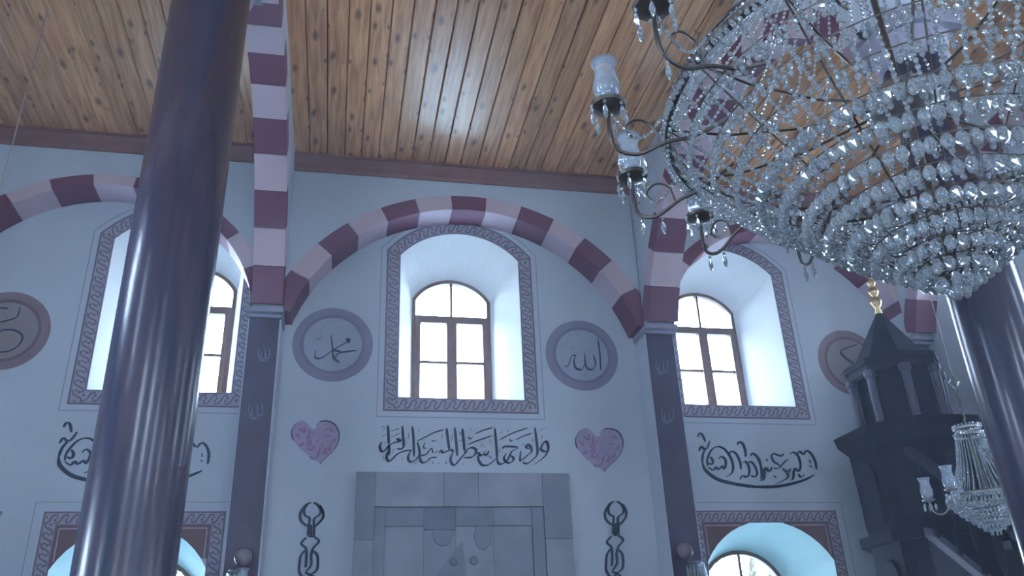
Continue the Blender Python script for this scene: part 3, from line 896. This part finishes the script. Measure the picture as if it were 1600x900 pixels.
ztop_r = wall_point(1092, 680)[1]; ztop_l = wall_point(108, 664)[1]
mv = lambda x, z: (ya + (x - xa) * (yb - ya) / (xb - xa), z + (ztop_l - ztop_r))
t = thing('wall_inscription', (-1.6, YW, 3.25), 'oval dark blue Arabic inscription half hidden by the dark left column', 'calligraphy', 'oval wall inscriptions')
strokes_obj(t, 'lettering', 'ink', rc_, 0.022, nib=0.3, dx=mv)
strokes_obj(t, 'sweeping_stroke', 'ink', rt_, 0.030, nib=0.9, dx=mv)

# knot ornaments
CH = [[(275, 42), (230, 60), (190, 125), (200, 190), (252, 225), (245, 300), (235, 430)], [(300, 42), (350, 70), (382, 130), (370, 180), (308, 230), (305, 300), (305, 430)], [(250, 45), (205, 75), (150, 160), (150, 240), (195, 295), (240, 315)], [(370, 75), (412, 150), (405, 225), (345, 295), (308, 320)], [(270, 300), (270, 440)], [(235, 440), (305, 440)],
      [(215, 450), (155, 520), (210, 580), (215, 700), (205, 800)], [(305, 440), (362, 495), (300, 570), (272, 650), (270, 770), (210, 850)], [(195, 605), (148, 670), (135, 760), (132, 850), (170, 920), (200, 1000), (200, 1100), (160, 1150)], [(300, 610), (345, 670), (340, 820), (260, 890), (230, 950), (150, 1000), (150, 1100)], [(200, 860), (300, 910), (330, 1000), (330, 1100), (250, 1180)]]
for ox, oy, lab in ((450, 780, 'dark blue painted crescent-and-knot ornament left of the mihrab'), (913, 778, 'dark blue painted crescent-and-knot ornament right of the mihrab')):
    px = crop(ox, oy, 7.5, CH)
    if ox > 900: px = [[(ox + 20 + (x - ox) * 0.93 - 7 + (y - oy) * 0.04, y) for x, y in st] for st in px]
    c = wall_point(ox + 36, oy + 60)
    t = thing('knot_ornament', (c[0], YW, c[1]), lab, 'painted ornament', 'knot ornaments')
    strokes_obj(t, 'knot', 'ink', px, 0.021, nib=0.2, taper=False)

# ------------------------------------------------------------------ mihrab
t = thing('mihrab', (1.04, YW, 0), 'grey-blue marble mihrab of large slabs below the inscription', 'mihrab')
def slab(x0, x1, z0, z1, d, mat, name='slab'):
    g = 0.0008
    MB().prism([(x0 + g, z0 + g), (x0 + g, z1 - g), (x1 - g, z1 - g), (x1 - g, z0 + g)], front, -d, 0.0, chamfer=0.0015).build(name, mat, t)
ml, mr, mz = 0.148, 1.935, 3.262
def mx(px, py): return wall_point(px, py)
xs_ = [ml, 0.60, 1.02, 1.50, mr]
for i, (a, b) in enumerate(((ml, 0.30), (0.30, 0.86), (0.86, 1.15), (1.15, 1.70), (1.70, mr))):
    slab(a, b, 2.98 if 0 < i < 4 else 2.72, mz, 0.055, 'marble_' + 'cbabc'[i])
for k, (z0, z1) in enumerate(((2.1, 2.72), (1.4, 2.1), (0.7, 1.4), (0.0, 0.7))):
    slab(ml, 0.30, z0, z1, 0.055, 'marble_' + 'acba'[k]); slab(1.70, mr, z0, z1, 0.055, 'marble_' + 'bcab'[k])
for k, (z0, z1) in enumerate(((2.35, 2.98), (1.6, 2.35), (0.8, 1.6), (0.0, 0.8))):
    slab(0.30, 0.385, z0, z1, 0.035, 'marble_c'); slab(1.60, 1.70, z0, z1, 0.035, 'marble_' + 'cacc'[k])
for (a, b, mt_) in ((0.385, 0.70, 'c'), (0.70, 0.96, 'd'), (0.96, 1.27, 'c'), (1.27, 1.60, 'a')):
    slab(a, b, 2.83 if mt_ != 'd' else 2.80, 2.98, 0.028, 'marble_' + mt_)
gridx = [0.385, 0.70, 0.96, 1.27, 1.60]
for i in range(4):
    for j, (z0, z1) in enumerate(((2.30, 2.83 if i != 1 else 2.80), (1.7, 2.30), (0.9, 1.7), (0.0, 0.9))):
        slab(gridx[i], gridx[i + 1], z0, z1, 0.012, 'marble_' + 'baba'[(i + j) % 4])
for px, py, rx, rz in ((691, 832, .085, .11), (754, 838, .075, .11)):
    cx, cz = wall_point(px, py)
    MB().prism([(cx + rx * math.cos(-2 * PI * k / 24), cz + rz * math.sin(-2 * PI * k / 24)) for k in range(24)], front, -0.020, -0.008, chamfer=.006).build('medallion', 'marble_c', t)
for px, py in ((708, 878), (740, 877)):
    cx, cz = wall_point(px, py)
    MB().prism([(cx + .034 * math.cos(-2 * PI * k / 16), cz + .034 * math.sin(-2 * PI * k / 16)) for k in range(16)], front, -0.026, -0.008, chamfer=.008).build('boss', 'marble_d', t)
cx, cz = wall_point(700, 878)
MB().prism([wall_point(722, 845), wall_point(728, 900), wall_point(722, 960), wall_point(668, 960), wall_point(680, 900)], front, -0.017, -0.008).build('drapery_relief', 'marble_c', t)

# ------------------------------------------------------------------ minbar
MX, MY = 4.79, 6.26
t = thing('minbar', (MX, MY, 0), 'tall dark wooden minbar tower with pointed roof, balcony and stair by the right wall', 'minbar')
def oct_pts(r, z, n=8, off=PI / 8): return [(MX + r * math.cos(off + 2 * PI * k / n), MY + r * math.sin(off + 2 * PI * k / n), z) for k in range(n)]
def frustum(r0, z0, r1, z1, name, mat, n=8):
    a = oct_pts(r0, z0, n); b = oct_pts(r1, z1, n)
    return MB().add(a + b, [(i, (i + 1) % n, n + (i + 1) % n, n + i) for i in range(n)] + [tuple(reversed(range(n))), tuple(range(n, 2 * n))]).build(name, mat, t)
# eight roof facets, each a panel
RZ0, RZ1, RR = 4.08, 4.61, 0.335
b = oct_pts(RR, RZ0); apex = (MX, MY, RZ1 + .02)
for i in range(8):
    p, q = Vector(b[i]), Vector(b[(i + 1) % 8]); ap = Vector(apex)
    nrm = (q - p).cross(ap - p).normalized()
    if nrm.z < 0: nrm = -nrm
    v = [p, q, ap, p - nrm * .02, q - nrm * .02, ap - Vector((0, 0, .03))]
    MB().add(v, [(0, 1, 2), (3, 4, 5), (0, 1, 4, 3), (1, 2, 5, 4), (2, 0, 3, 5)]).build('roof_panel', 'minbar_wood', t)
frustum(0.41, 4.03, 0.41, 4.085, 'eaves', 'minbar_wood')
frustum(0.39, 3.96, 0.39, 4.05, 'frieze', 'minbar_panel')
for k in range(8):
    a = PI / 8 + 2 * PI * k / 8
    x, y = MX + 0.37 * math.cos(a), MY + 0.37 * math.sin(a)
    MB().lathe([(0.035, 3.46), (0.048, 3.47), (0.048, 3.50), (0.032, 3.53), (0.034, 3.90), (0.05, 3.92), (0.05, 3.97)], (x, y, 0), 10).build('post', 'minbar_post', t, smooth=False)
for k in range(8):    # panels closing the side away from the stair
    a0, a1 = PI / 8 + 2 * PI * (k - 1) / 8, PI / 8 + 2 * PI * k / 8
    p, q = (MX +   .325 * math.cos(a0), MY +   .325 * math.sin(a0)), (MX +   .325 * math.cos(a1), MY +   .325 * math.sin(a1))
    MB().add([(p[0], p[1], 3.46), (q[0], q[1], 3.46), (q[0], q[1], 3.98), (p[0], p[1], 3.98),
              (p[0] * .97 + MX * .03, p[1] * .97 + MY * .03, 3.46), (q[0] * .97 + MX * .03, q[1] * .97 + MY * .03, 3.46), (q[0] * .97 + MX * .03, q[1] * .97 + MY * .03, 3.98), (p[0] * .97 + MX * .03, p[1] * .97 + MY * .03, 3.98)],
             [(0, 1, 2, 3), (4, 5, 6, 7), (0, 1, 5, 4), (1, 2, 6, 5), (2, 3, 7, 6), (3, 0, 4, 7)]).build('screen_panel', 'minbar_wood', t)
frustum(0.60, 3.38, 0.62, 3.46, 'balcony_floor', 'minbar_wood')
frustum(0.53, 3.31, 0.58, 3.38, 'balcony_moulding', 'minbar_panel')
frustum(0.50, 2.62, 0.52, 3.33, 'upper_drum', 'minbar_wood')
frustum(0.58, 2.54, 0.58, 2.62, 'ledge', 'minbar_wood')
frustum(0.50, 0.0, 0.50, 2.54, 'lower_drum', 'minbar_wood')
for k in range(8):       # raised arched panels on the drum faces
    a = 2 * PI * k / 8 + PI / 4 * 0
    nx, ny = math.cos(a), math.sin(a); tx, ty = -ny, nx
    rr = 0.505 * math.cos(PI / 8) + 0.006
    fnp = lambda u, v, w: (MX + nx * (rr + 0.01 * (v - 2.6) / .7 + w) + tx * u, MY + ny * (rr + 0.01 * (v - 2.6) / .7 + w) + ty * u, v)
    MB().prism(arch_outline(0, 0.10, 2.70, 3.10, 3.20, 8), fnp, 0.012, -0.01, chamfer=.006).build('drum_panel', 'minbar_panel', t)
    fnq = lambda u, v, w: (MX + nx * (rr + w) + tx * u, MY + ny * (rr + w) + ty * u, v)
    MB().prism(arch_outline(0, 0.11, 1.4, 2.3, 2.42, 8), fnq, 0.012, -0.01, chamfer=.006).build('drum_panel', 'minbar_panel', t)
# finial: stacked gilt balls
MB().lathe([(0.0, 4.570), (0.035, 4.590), (0.02, 4.640), (0.045, 4.670), (0.055, 4.700), (0.045, 4.730), (0.016, 4.755), (0.04, 4.780), (0.048, 4.805), (0.04, 4.830), (0.014, 4.855),
            (0.033, 4.880), (0.04, 4.900), (0.033, 4.920), (0.012, 4.940), (0.026, 4.960), (0.03, 4.975), (0.02, 5.000), (0.008, 5.030), (0.0, 5.090)], (MX, MY, 0), 16).build('finial', 'gold', t, smooth=True)
# stair running towards the room
ys0, zs0, ys1 = MY - 0.42, 2.55, MY - 3.1
for side, x in ((-1, MX - 0.38), (1, MX + 0.34)):
    f2 = lambda u, v, w, x=x: (x + w, u, v)
    MB().prism([(ys1, 0), (ys0, 0), (ys0, 2.55), (ys1, 0.35)], f2, 0, 0.04).build('stair_side', 'minbar_wood', t)
    MB().prism([(ys1, 0.95), (ys0, 3.15), (ys0, 3.23), (ys1, 1.03)], f2, -0.02, 0.06).build('handrail', 'minbar_panel', t)
    MB().prism([(ys1, 0.33), (ys0, 2.53), (ys0, 2.60), (ys1, 0.40)], f2, -0.015, 0.055).build('stair_string', 'minbar_post', t)
    for k in range(14):
        u = ys1 + (ys0 - ys1) * (k + .5) / 14; zz = 0.40 + 2.2 * (k + .5) / 14
        MB().lathe([(0.018, zz - .02), (0.012, zz + .1), (0.024, zz + .28), (0.012, zz + .45), (0.018, zz + .60)], (x + .02, u, 0), 8).build('baluster', 'minbar_wood', t)
for k in range(12):
    u = ys1 + (ys0 - ys1) * k / 12; zz = 2.4 * (k + 1) / 12
    MB().box((MX - .34, u, zz - .2), (MX + .34, u + .24, zz)).build('step', 'minbar_wood', t)

# ------------------------------------------------------------------ crystal helpers
def bead_geo(w, h, seg=8):
    """faceted bead centred on the origin"""
    prof = [(0, -h / 2), (w * .30, -h * .36), (w / 2, -h * .02), (w * .30, h * .34), (0, h / 2)]
    vs = [(0, 0, prof[0][1])]; 
    for i in (1, 2, 3):
        off = PI / seg * (i % 2)
        for k in range(seg):
            a = off + 2 * PI * k / seg
            vs.append((prof[i][0] * math.cos(a), prof[i][0] * math.sin(a), prof[i][1]))
    vs.append((0, 0, prof[4][1]))
    fs = []
    for k in range(seg):
        k2 = (k + 1) % seg
        fs.append((0, 1 + k2, 1 + k))
        for i in (0, 1):
            b0 = 1 + i * seg; b1 = 1 + (i + 1) * seg
            if i == 0: fs += [(b0 + k, b0 + k2, b1 + k), (b0 + k2, b1 + k2, b1 + k)]
            else: fs += [(b0 + k, b0 + k2, b1 + k), (b0 + k2, b1 + k2, b1 + k)]
        fs.append((1 + 2 * seg + k, 1 + 2 * seg + k2, 1 + 3 * seg))
    return vs, fs
def put_bead(mb, geo, p, tilt=None, s=1.0):
    vs, fs = geo
    R = Matrix.Rotation(random.uniform(0, 6.28), 3, 'Z')
    if tilt is not None: R = tilt @ R
    p = Vector(p)
    mb.add([p + (R @ Vector(v)) * s for v in vs], fs)
def strand(mb, pts, geo, step):
    """beads threaded along a polyline"""
    pts = [Vector(p) for p in pts]
    acc = step / 2
    for a, b in zip(pts[:-1], pts[1:]):
        L_ = (b - a).length
        d = (b - a).normalized()
        q = Vector((0, 0, 1)).rotation_difference(d).to_matrix()
        while acc < L_:
            put_bead(mb, geo, a + d * acc, q)
            acc += step
        acc -= L_
SM = bead_geo(0.014, 0.017, 6); XS = bead_geo(0.010, 0.012, 5)
MBE = bead_geo(0.020, 0.026, 6)

def shade_profile(s=1.0):
    return [(0.020 * s, 0), (0.030 * s, 0.012 * s), (0.040 * s, 0.04 * s), (0.043 * s, 0.065 * s), (0.034 * s, 0.10 * s), (0.032 * s, 0.125 * s), (0.043 * s, 0.155 * s), (0.041 * s, 0.155 * s),
            (0.029 * s, 0.125 * s), (0.031 * s, 0.10 * s), (0.040 * s, 0.065 * s), (0.037 * s, 0.04 * s), (0.026 * s, 0.016 * s)]

# ------------------------------------------------------------------ the big chandelier
CX, CY, CZR = 1.83, 2.0, 3.36
big = thing('crystal_chandelier', (CX, CY, 2.63), 'huge crystal basket chandelier filling the upper right corner of the view', 'chandelier', 'crystal chandeliers')
def bowl_z(r): return 2.675 + (CZR - 2.675) * (r / 0.80) ** 1.2
def ring_pts(r, z, n=64): return [(CX + r * math.cos(2 * PI * k / n), CY + r * math.sin(2 * PI * k / n), z) for k in range(n)]
MB().tube(ring_pts(0.80, CZR, 72), 0.019, 6, True).build('rim_hoop', 'bronze', big)
MB().tube(ring_pts(0.79, CZR + .05, 72), 0.006, 5, True).build('rim_hoop', 'bronze', big)
MB().lathe([(0.012, 2.70), (0.012, 4.9), (0.03, 4.92), (0.03, 4.96), (0.01, 4.98), (0.006, ZC)], (CX, CY, 0), 10).build('stem', 'bronze', big)
MB().lathe([(0.02, 3.28), (0.10, 3.31), (0.13, 3.34), (0.10, 3.40), (0.03, 3.44)], (CX, CY, 0), 20).build('hub', 'silver', big, smooth=True)
radii = [0.735, 0.665, 0.595, 0.525, 0.46, 0.395, 0.335, 0.275, 0.215, 0.155, 0.10, 0.05]
for r in radii:
    MB().tube(ring_pts(r, bowl_z(r), max(16, int(72 * r / .8))), 0.0032, 4, True).build('ring_wire', 'bronze', big)
for k in range(14):   # metal ribs of the basket
    a = 2 * PI * k / 14 + 0.1
    MB().tube([(CX + r * math.cos(a), CY + r * math.sin(a), bowl_z(r) + .004) for r in (0.80, 0.7, 0.6, 0.5, 0.4, 0.3, 0.2, 0.1, 0.02)], 0.0035, 4).build('basket_rib', 'bronze', big)
    MB().tube([(CX + r * math.cos(a), CY + r * math.sin(a), z) for r, z in ((0.10, 3.34), (0.35, 3.30), (0.6, 3.31), (0.79, 3.36))], 0.005, 5).build('spoke', 'bronze', big)
# individual beads: large oval facets on the inner rings, the largest 300 as objects
LG = bead_geo(0.036, 0.052, 8)
beads = []
for r in radii:
    big_ = r < 0.54
    w = 0.037 if big_ else 0.024
    n = max(5, int(2 * PI * r / (w * (1.02 if big_ else 1.15))))
    for k in range(n):
        a = 2 * PI * (k + random.uniform(-.12, .12)) / n
        h = 0.030 if big_ else 0.020
        beads.append((Vector((CX + r * math.cos(a), CY + r * math.sin(a), bowl_z(r) - h)), big_))
        if not big_: beads.append((Vector((CX + r * math.cos(a), CY + r * math.sin(a), bowl_z(r) - h - .028)), False))
    if big_:      # second, smaller row under each wire
        n = max(4, int(2 * PI * (r - .03) / 0.040))
        for k in range(n):
            a = 2 * PI * (k + random.uniform(-.2, .2)) / n
            rr = max(0.012, r - .032)
            beads.append((Vector((CX + rr * math.cos(a), CY + rr * math.sin(a), bowl_z(rr) - .016 + random.uniform(-.006, .006))), False))
bg_me = None
cands = sorted([b for b in beads if b[1]], key=lambda b: (b[0] - EYE).length)
chosen = cands[:298]
ids = set(id(b) for b in chosen)
bm_ = MB().add(*LG)
proto = None
for b in chosen:
    if proto is None:
        proto = bm_.build('crystal_bead', 'crystal', big, local=True); o = proto
    else:
        o = proto.copy(); COL.objects.link(o); o.parent = big
    o.location = b[0] - LOC[big]
    o.rotation_euler = (random.uniform(-.15, .15), random.uniform(-.15, .15), random.uniform(0, 6.28))
    o.scale = (1.14,) * 3 if (b[0] - Vector((CX, CY, b[0].z))).length > 0.24 else (1, 1, 1)
rest = MB()
for b in beads:
    if id(b) in ids: continue
    put_bead(rest, LG if b[1] else MBE, b[0], Matrix.Rotation(random.uniform(-.2, .2), 3, 'X'))
tag(rest.build('small_crystals', 'crystal', big, recalc=False), kind='stuff')
# radial strands draped inside the outer half of the basket
RS = bead_geo(0.017, 0.019, 6)
st_ = MB()
for k in range(60):
    a = 2 * PI * (k + .5) / 60
    pts = []
    for i in range(11):
        q = i / 10; r = 0.80 - 0.36 * q
        pts.append((CX + r * math.cos(a + .06 * q), CY + r * math.sin(a + .06 * q), bowl_z(r) - 0.012 - 0.05 * math.sin(PI * q)))
    strand(st_, pts, RS, 0.018)
tag(st_.build('radial_strands', 'crystal', big, recalc=False), kind='stuff')
# rim curtain: two dense rows
rimb = MB()
for row, (rr, dz, n, g) in enumerate(((0.815, -.012, 250, SM), (0.82, -.034, 190, MBE), (0.805, -.060, 160, SM), (0.81, .014, 220, SM))):
    for k in range(n):
        a = 2 * PI * k / n + row * .1
        put_bead(rimb, g, (CX + rr * math.cos(a), CY + rr * math.sin(a), CZR + dz + random.uniform(-.004, .004)))
tag(rimb.build('rim_beads', 'crystal', big, recalc=False), kind='stuff')
# strands rising from the rim to the crown
up_ = MB()
for k in range(44):
    a = 2 * PI * k / 44
    pts = []
    for i in range(13):
        q = i / 12; r = 0.785 - 0.60 * (1 - (1 - q) ** 2.0)
        pts.append((CX + r * math.cos(a), CY + r * math.sin(a), CZR + .04 + 1.15 * q))
    strand(up_, pts, SM, 0.019)
tag(up_.build('crown_strands', 'crystal', big, recalc=False), kind='stuff')
MB().tube(ring_pts(0.19, CZR + 1.19, 32), 0.012, 6, True).build('crown_hoop', 'silver', big)
# bottom tassel
tb = MB()
for k in range(5):
    a = 2 * PI * k / 5
    put_bead(tb, LG, (CX + .022 * math.cos(a), CY + .022 * math.sin(a), 2.645), None, .9)
tag(tb.build('bottom_cluster', 'crystal', big, recalc=False), kind='stuff')
# arms with glass candle shades, drip pans and prisms
PRISM = bead_geo(0.020, 0.062, 6)
first = None
pris_me = None
for k in range(13):
    a = math.radians(193 - 27.69 * k)
    ca, sa = math.cos(a), math.sin(a)
    def P(r, z): return (CX + r * ca, CY + r * sa, z)
    zc = 3.41
    arm = MB().tube([P(*q) for q in smooth_pts([(0.60, 3.34), (0.72, 3.28), (0.82, 3.26), (0.92, 3.22), (0.99, 3.25), (1.005, 3.33), (1.0, zc)], 4)], 0.0075, 6)
    arm.tube([P(*q) for q in smooth_pts([(0.84, 3.26), (0.86, 3.33), (0.91, 3.36), (0.95, 3.33), (0.93, 3.29)], 4)], 0.0045, 5)
    arm = arm.build('arm', 'bronze', big)
    LOC[arm] = LOC[big]
    c = P(1.0, zc)
    MB().lathe([(0.006, -.005), (0.03, 0.0), (0.058, 0.012), (0.064, 0.024), (0.052, 0.020), (0.02, 0.012), (0.018, 0.035), (0.0, 0.035)], c, 16).build('drip_pan', 'bronze', arm)
    MB().lathe(shade_profile(1.15), (c[0], c[1], c[2] + .03), 14).build('glass_shade', 'shade_glass', arm, smooth=True)
    for j in range(6):
        b = 2 * PI * j / 6 + k
        pp = MB()
        q = Vector((c[0] + .060 * math.cos(b), c[1] + .060 * math.sin(b), c[2]))
        put_bead(pp, SM, q - Vector((0, 0, .004))); put_bead(pp, PRISM, q - Vector((0, 0, .045)))
        pp.build('prism', 'crystal', arm, recalc=False)
    # bead swag from the rim to the cup
    sw = MB()
    strand(sw, [P(0.82 + 0.18 * i / 8, 3.37 - .10 * math.sin(PI * i / 8) + .03 * i / 8) for i in range(9)], SM, 0.017)
    for dr, dz in ((0.90, 3.20), (0.98, 3.22)):
        put_bead(sw, PRISM, P(dr, dz - .035)); put_bead(sw, SM, P(dr, dz))
    tag(sw.build('bead_swag', 'crystal', arm, recalc=False), kind='stuff')

# ------------------------------------------------------------------ small chandeliers in the side bays
def small_chandelier(x, y, label, zr=2.66, sc=1.0):
    t = thing('crystal_chandelier', (x, y, zr - .3), label, 'chandelier', 'small crystal chandeliers')
    rp = lambda r, z, n=32: [(x + r * math.cos(2 * PI * k / n), y + r * math.sin(2 * PI * k / n), z) for k in range(n)]
    t.scale = (sc, sc, sc)
    MB().tube([(x, y, zr - .3 + (ZC - zr + .3) / sc), (x, y, zr + .82)], 0.004, 6).build('cable', 'cord', t)
    hk = MB().lathe([(0.0, zr + .76), (0.02, zr + .78), (0.035, zr + .81), (0.02, zr + .84), (0.0, zr + .87)], (x, y, 0), 12)
    hk.tube([(x - .05, y, zr + .81), (x + .05, y, zr + .81)], .006, 5).build('ceiling_hook', 'silver', t)
    MB().tube([(x + .006 * math.sin(i * 2.1), y + .006 * math.cos(i * 2.1), zr + .77 - i * .022) for i in range(14)], 0.008, 5).build('chain', 'bronze', t)
    MB().tube(rp(0.085, zr + .47), 0.010, 6, True).tube(rp(0.09, zr + .42), 0.006, 5, True).build('crown', 'silver', t)
    cr = MB()
    for k in range(22):
        a = 2 * PI * k / 22
        put_bead(cr, MBE, (x + .09 * math.cos(a), y + .09 * math.sin(a), zr + .485)); put_bead(cr, MBE, (x + .095 * math.cos(a), y + .095 * math.sin(a), zr + .43))
    tag(cr.build('crown_beads', 'crystal', t, recalc=False), kind='stuff')
    MB().tube(rp(0.24, zr), 0.012, 6, True).build('rim_hoop', 'silver', t)
    MB().lathe([(0.008, zr - .22), (0.008, zr + .52)], (x, y, 0), 8).build('stem', 'bronze', t)
    s1 = MB()
    for k in range(32):
        a = 2 * PI * k / 32
        pts = [(x + r * math.cos(a), y + r * math.sin(a), z) for r, z in ((0.09, zr + .43), (0.105, zr + .33), (0.125, zr + .23), (0.16, zr + .13), (0.20, zr + .06), (0.24, zr))]
        strand(s1, pts, XS, 0.0125)
    tag(s1.build('skirt_strands', 'crystal', t, recalc=False), kind='stuff')
    s2 = MB()
    for r in (0.245, 0.215, 0.185, 0.155, 0.125, 0.095, 0.065, 0.03):
        z = zr - 0.02 - 0.23 * (1 - r / .245) ** 0.9
        n = max(5, int(2 * PI * r / 0.024))
        for k in range(n):
            a = 2 * PI * k / n + r * 20
            put_bead(s2, MBE, (x + r * math.cos(a), y + r * math.sin(a), z), None, 1.05)
            put_bead(s2, SM, (x + r * math.cos(a + .05), y + r * math.sin(a + .05), z - .022))
    tag(s2.build('bowl_crystals', 'crystal', t, recalc=False), kind='stuff')
    for k in range(6):
        a = 2 * PI * k / 6 + math.radians(197)
        ca, sa = math.cos(a), math.sin(a)
        P = lambda r, z: (x + r * ca, y + r * sa, z)
        arm = MB().tube([P(*q) for q in smooth_pts([(0.22, zr - .02), (0.28, zr - .08), (0.34, zr - .06), (0.355, zr + .01)], 4)], 0.006, 5).build('arm', 'silver', t)
        c = P(0.355, zr + .01)
        MB().lathe([(0.005, 0), (0.04, .008), (0.045, .016), (0.0, .016)], c, 12).build('drip_pan', 'silver', arm)
        MB().lathe(shade_profile(1.0), (c[0], c[1], c[2] + .012), 12).build('glass_shade', 'shade_glass', arm, smooth=True)
        pm = MB()
        for j in range(6):
            b = 2 * PI * j / 6
            put_bead(pm, PRISM, (c[0] + .04 * math.cos(b), c[1] + .04 * math.sin(b), c[2] - .035), None, .85)
        tag(pm.build('prisms', 'crystal', arm, recalc=False), kind='stuff')
small_chandelier(3.784, 4.4, 'small crystal chandelier with bead skirt hanging before the minbar, by the right column', 2.569, 0.88)
small_chandelier(-2.18, 5.05, 'small crystal chandelier on a long thin cable past the left edge', 2.42)

# ------------------------------------------------------------------ wall sconces on the pilasters
def sconce(px, py, pxc, label):
    x, z = wall_point(px, py, 6.60)
    t = thing('wall_sconce', (x, YF, z - .25), label, 'sconce', 'crystal wall sconces')
    yb = 6.60
    MB().lathe([(0.0, -.07), (0.04, -.06), (0.06, -.03), (0.065, 0), (0.06, .03), (0.04, .055), (0.0, .065)], (x, yb, z), 16).build('glass_ball', 'amber_glass', t, smooth=True)
    x2 = x + 0.07 * (1 if pxc > 0 else -0.6); z2 = z - .22
    n = 12
    for k in range(n):      # tall faceted prisms hanging round the cup
        a = 2 * PI * k / n
        MB().add(*[[(x2 + .062 * math.cos(a) + p[0], yb + .062 * math.sin(a) + p[1], z2 + p[2]) for p in bead_geo(0.030, 0.22, 5)[0]], bead_geo(0.030, 0.22, 5)[1]]).build('prism', 'crystal', t, recalc=False)
    MB().lathe([(0.05, .12), (0.055, .125), (0.05, .13)], (x2, yb, z2), 16).build('cup', 'silver', t)
    MB().lathe(shade_profile(1.1), (x2 + .05, yb, z2 - .03), 12).build('glass_shade', 'shade_glass', t, smooth=True)
    MB().tube([(x, YF, z2 - .12), (x, yb, z2 - .14), (x2, yb, z2 - .10), (x, yb, z - .05)], .01, 6).build('bracket', 'bronze', t)
sconce(380, 870, -1, 'crystal wall sconce with round knob at the foot of the left pilaster')
sconce(1070, 860, 1, 'crystal wall sconce with round knob at the foot of the right pilaster')

# ------------------------------------------------------------------ outside
tag(MB().box((-30, 7.7, -0.6), (35, 60, -0.4)).build('ground', 'ground_bounce'), kind='structure')
def tree(x, y, h, label):
    t = thing('garden_tree', (x, y, -0.4), label, 'tree', 'trees outside')
    MB().tube([(x, y, -.4), (x + .1, y, .8), (x + .05, y + .1, 1.8), (x + .2, y, h)], [.16, .13, .10, .05], 8).build('trunk', 'bark', t)
    for k in range(7):
        a = k * 0.9
        MB().tube([(x + .08, y, 1.2 + k * .2), (x + .6 * math.cos(a), y + .6 * math.sin(a), 1.9 + k * .2), (x + 1.1 * math.cos(a), y + 1.1 * math.sin(a), 2.5 + k * .2)], [.05, .035, .015], 5).build('branch', 'bark', t)
    lv = MB()
    for k in range(3600):
        a = random.uniform(0, 6.28); b = math.acos(random.uniform(-1, 1)); r = 1.5 * random.random() ** .5
        c = Vector((x + r * math.cos(a) * math.sin(b), y + r * math.sin(a) * math.sin(b), h - .2 + 0.95 * r * math.cos(b)))
        u = Vector((random.gauss(0, 1), random.gauss(0, 1), random.gauss(0, 1))).normalized(); w = u.orthogonal().normalized()
        s = random.uniform(.03, .06)
        lv.add([c - u * s, c + w * s * .5, c + u * s, c - w * s * .5], [(0, 1, 2, 3)])
    tag(lv.build('foliage', 'leaf', t, recalc=False), kind='stuff')
tree(5.6, 11.5, 3.1, 'green tree seen through the lower right window')
tree(-2.2, 11.5, 3.0, 'green tree seen through the lower left window')

# ------------------------------------------------------------------ thin scattering volume added to imitate lens glare
GLARE_DENSITY = 0.0115
if GLARE_DENSITY:
    hm = bpy.data.materials.new('glare_volume'); hm.use_nodes = True
    hn = hm.node_tree; hn.nodes.clear()
    ho = hn.nodes.new('ShaderNodeOutputMaterial'); hv = hn.nodes.new('ShaderNodeVolumeScatter')
    hv.inputs['Color'].default_value = (0.66, 0.78, 1.0, 1); hv.inputs['Density'].default_value = GLARE_DENSITY; hv.inputs['Anisotropy'].default_value = 0.55
    hn.links.new(hv.outputs[0], ho.inputs['Volume'])
    MATS['glare_volume'] = hm
    tag(MB().box((XL + .01, YB + .01, 0.01), (XR - .01, YW - .01, ZC + .07)).build('glare_volume', 'glare_volume'), kind='structure')
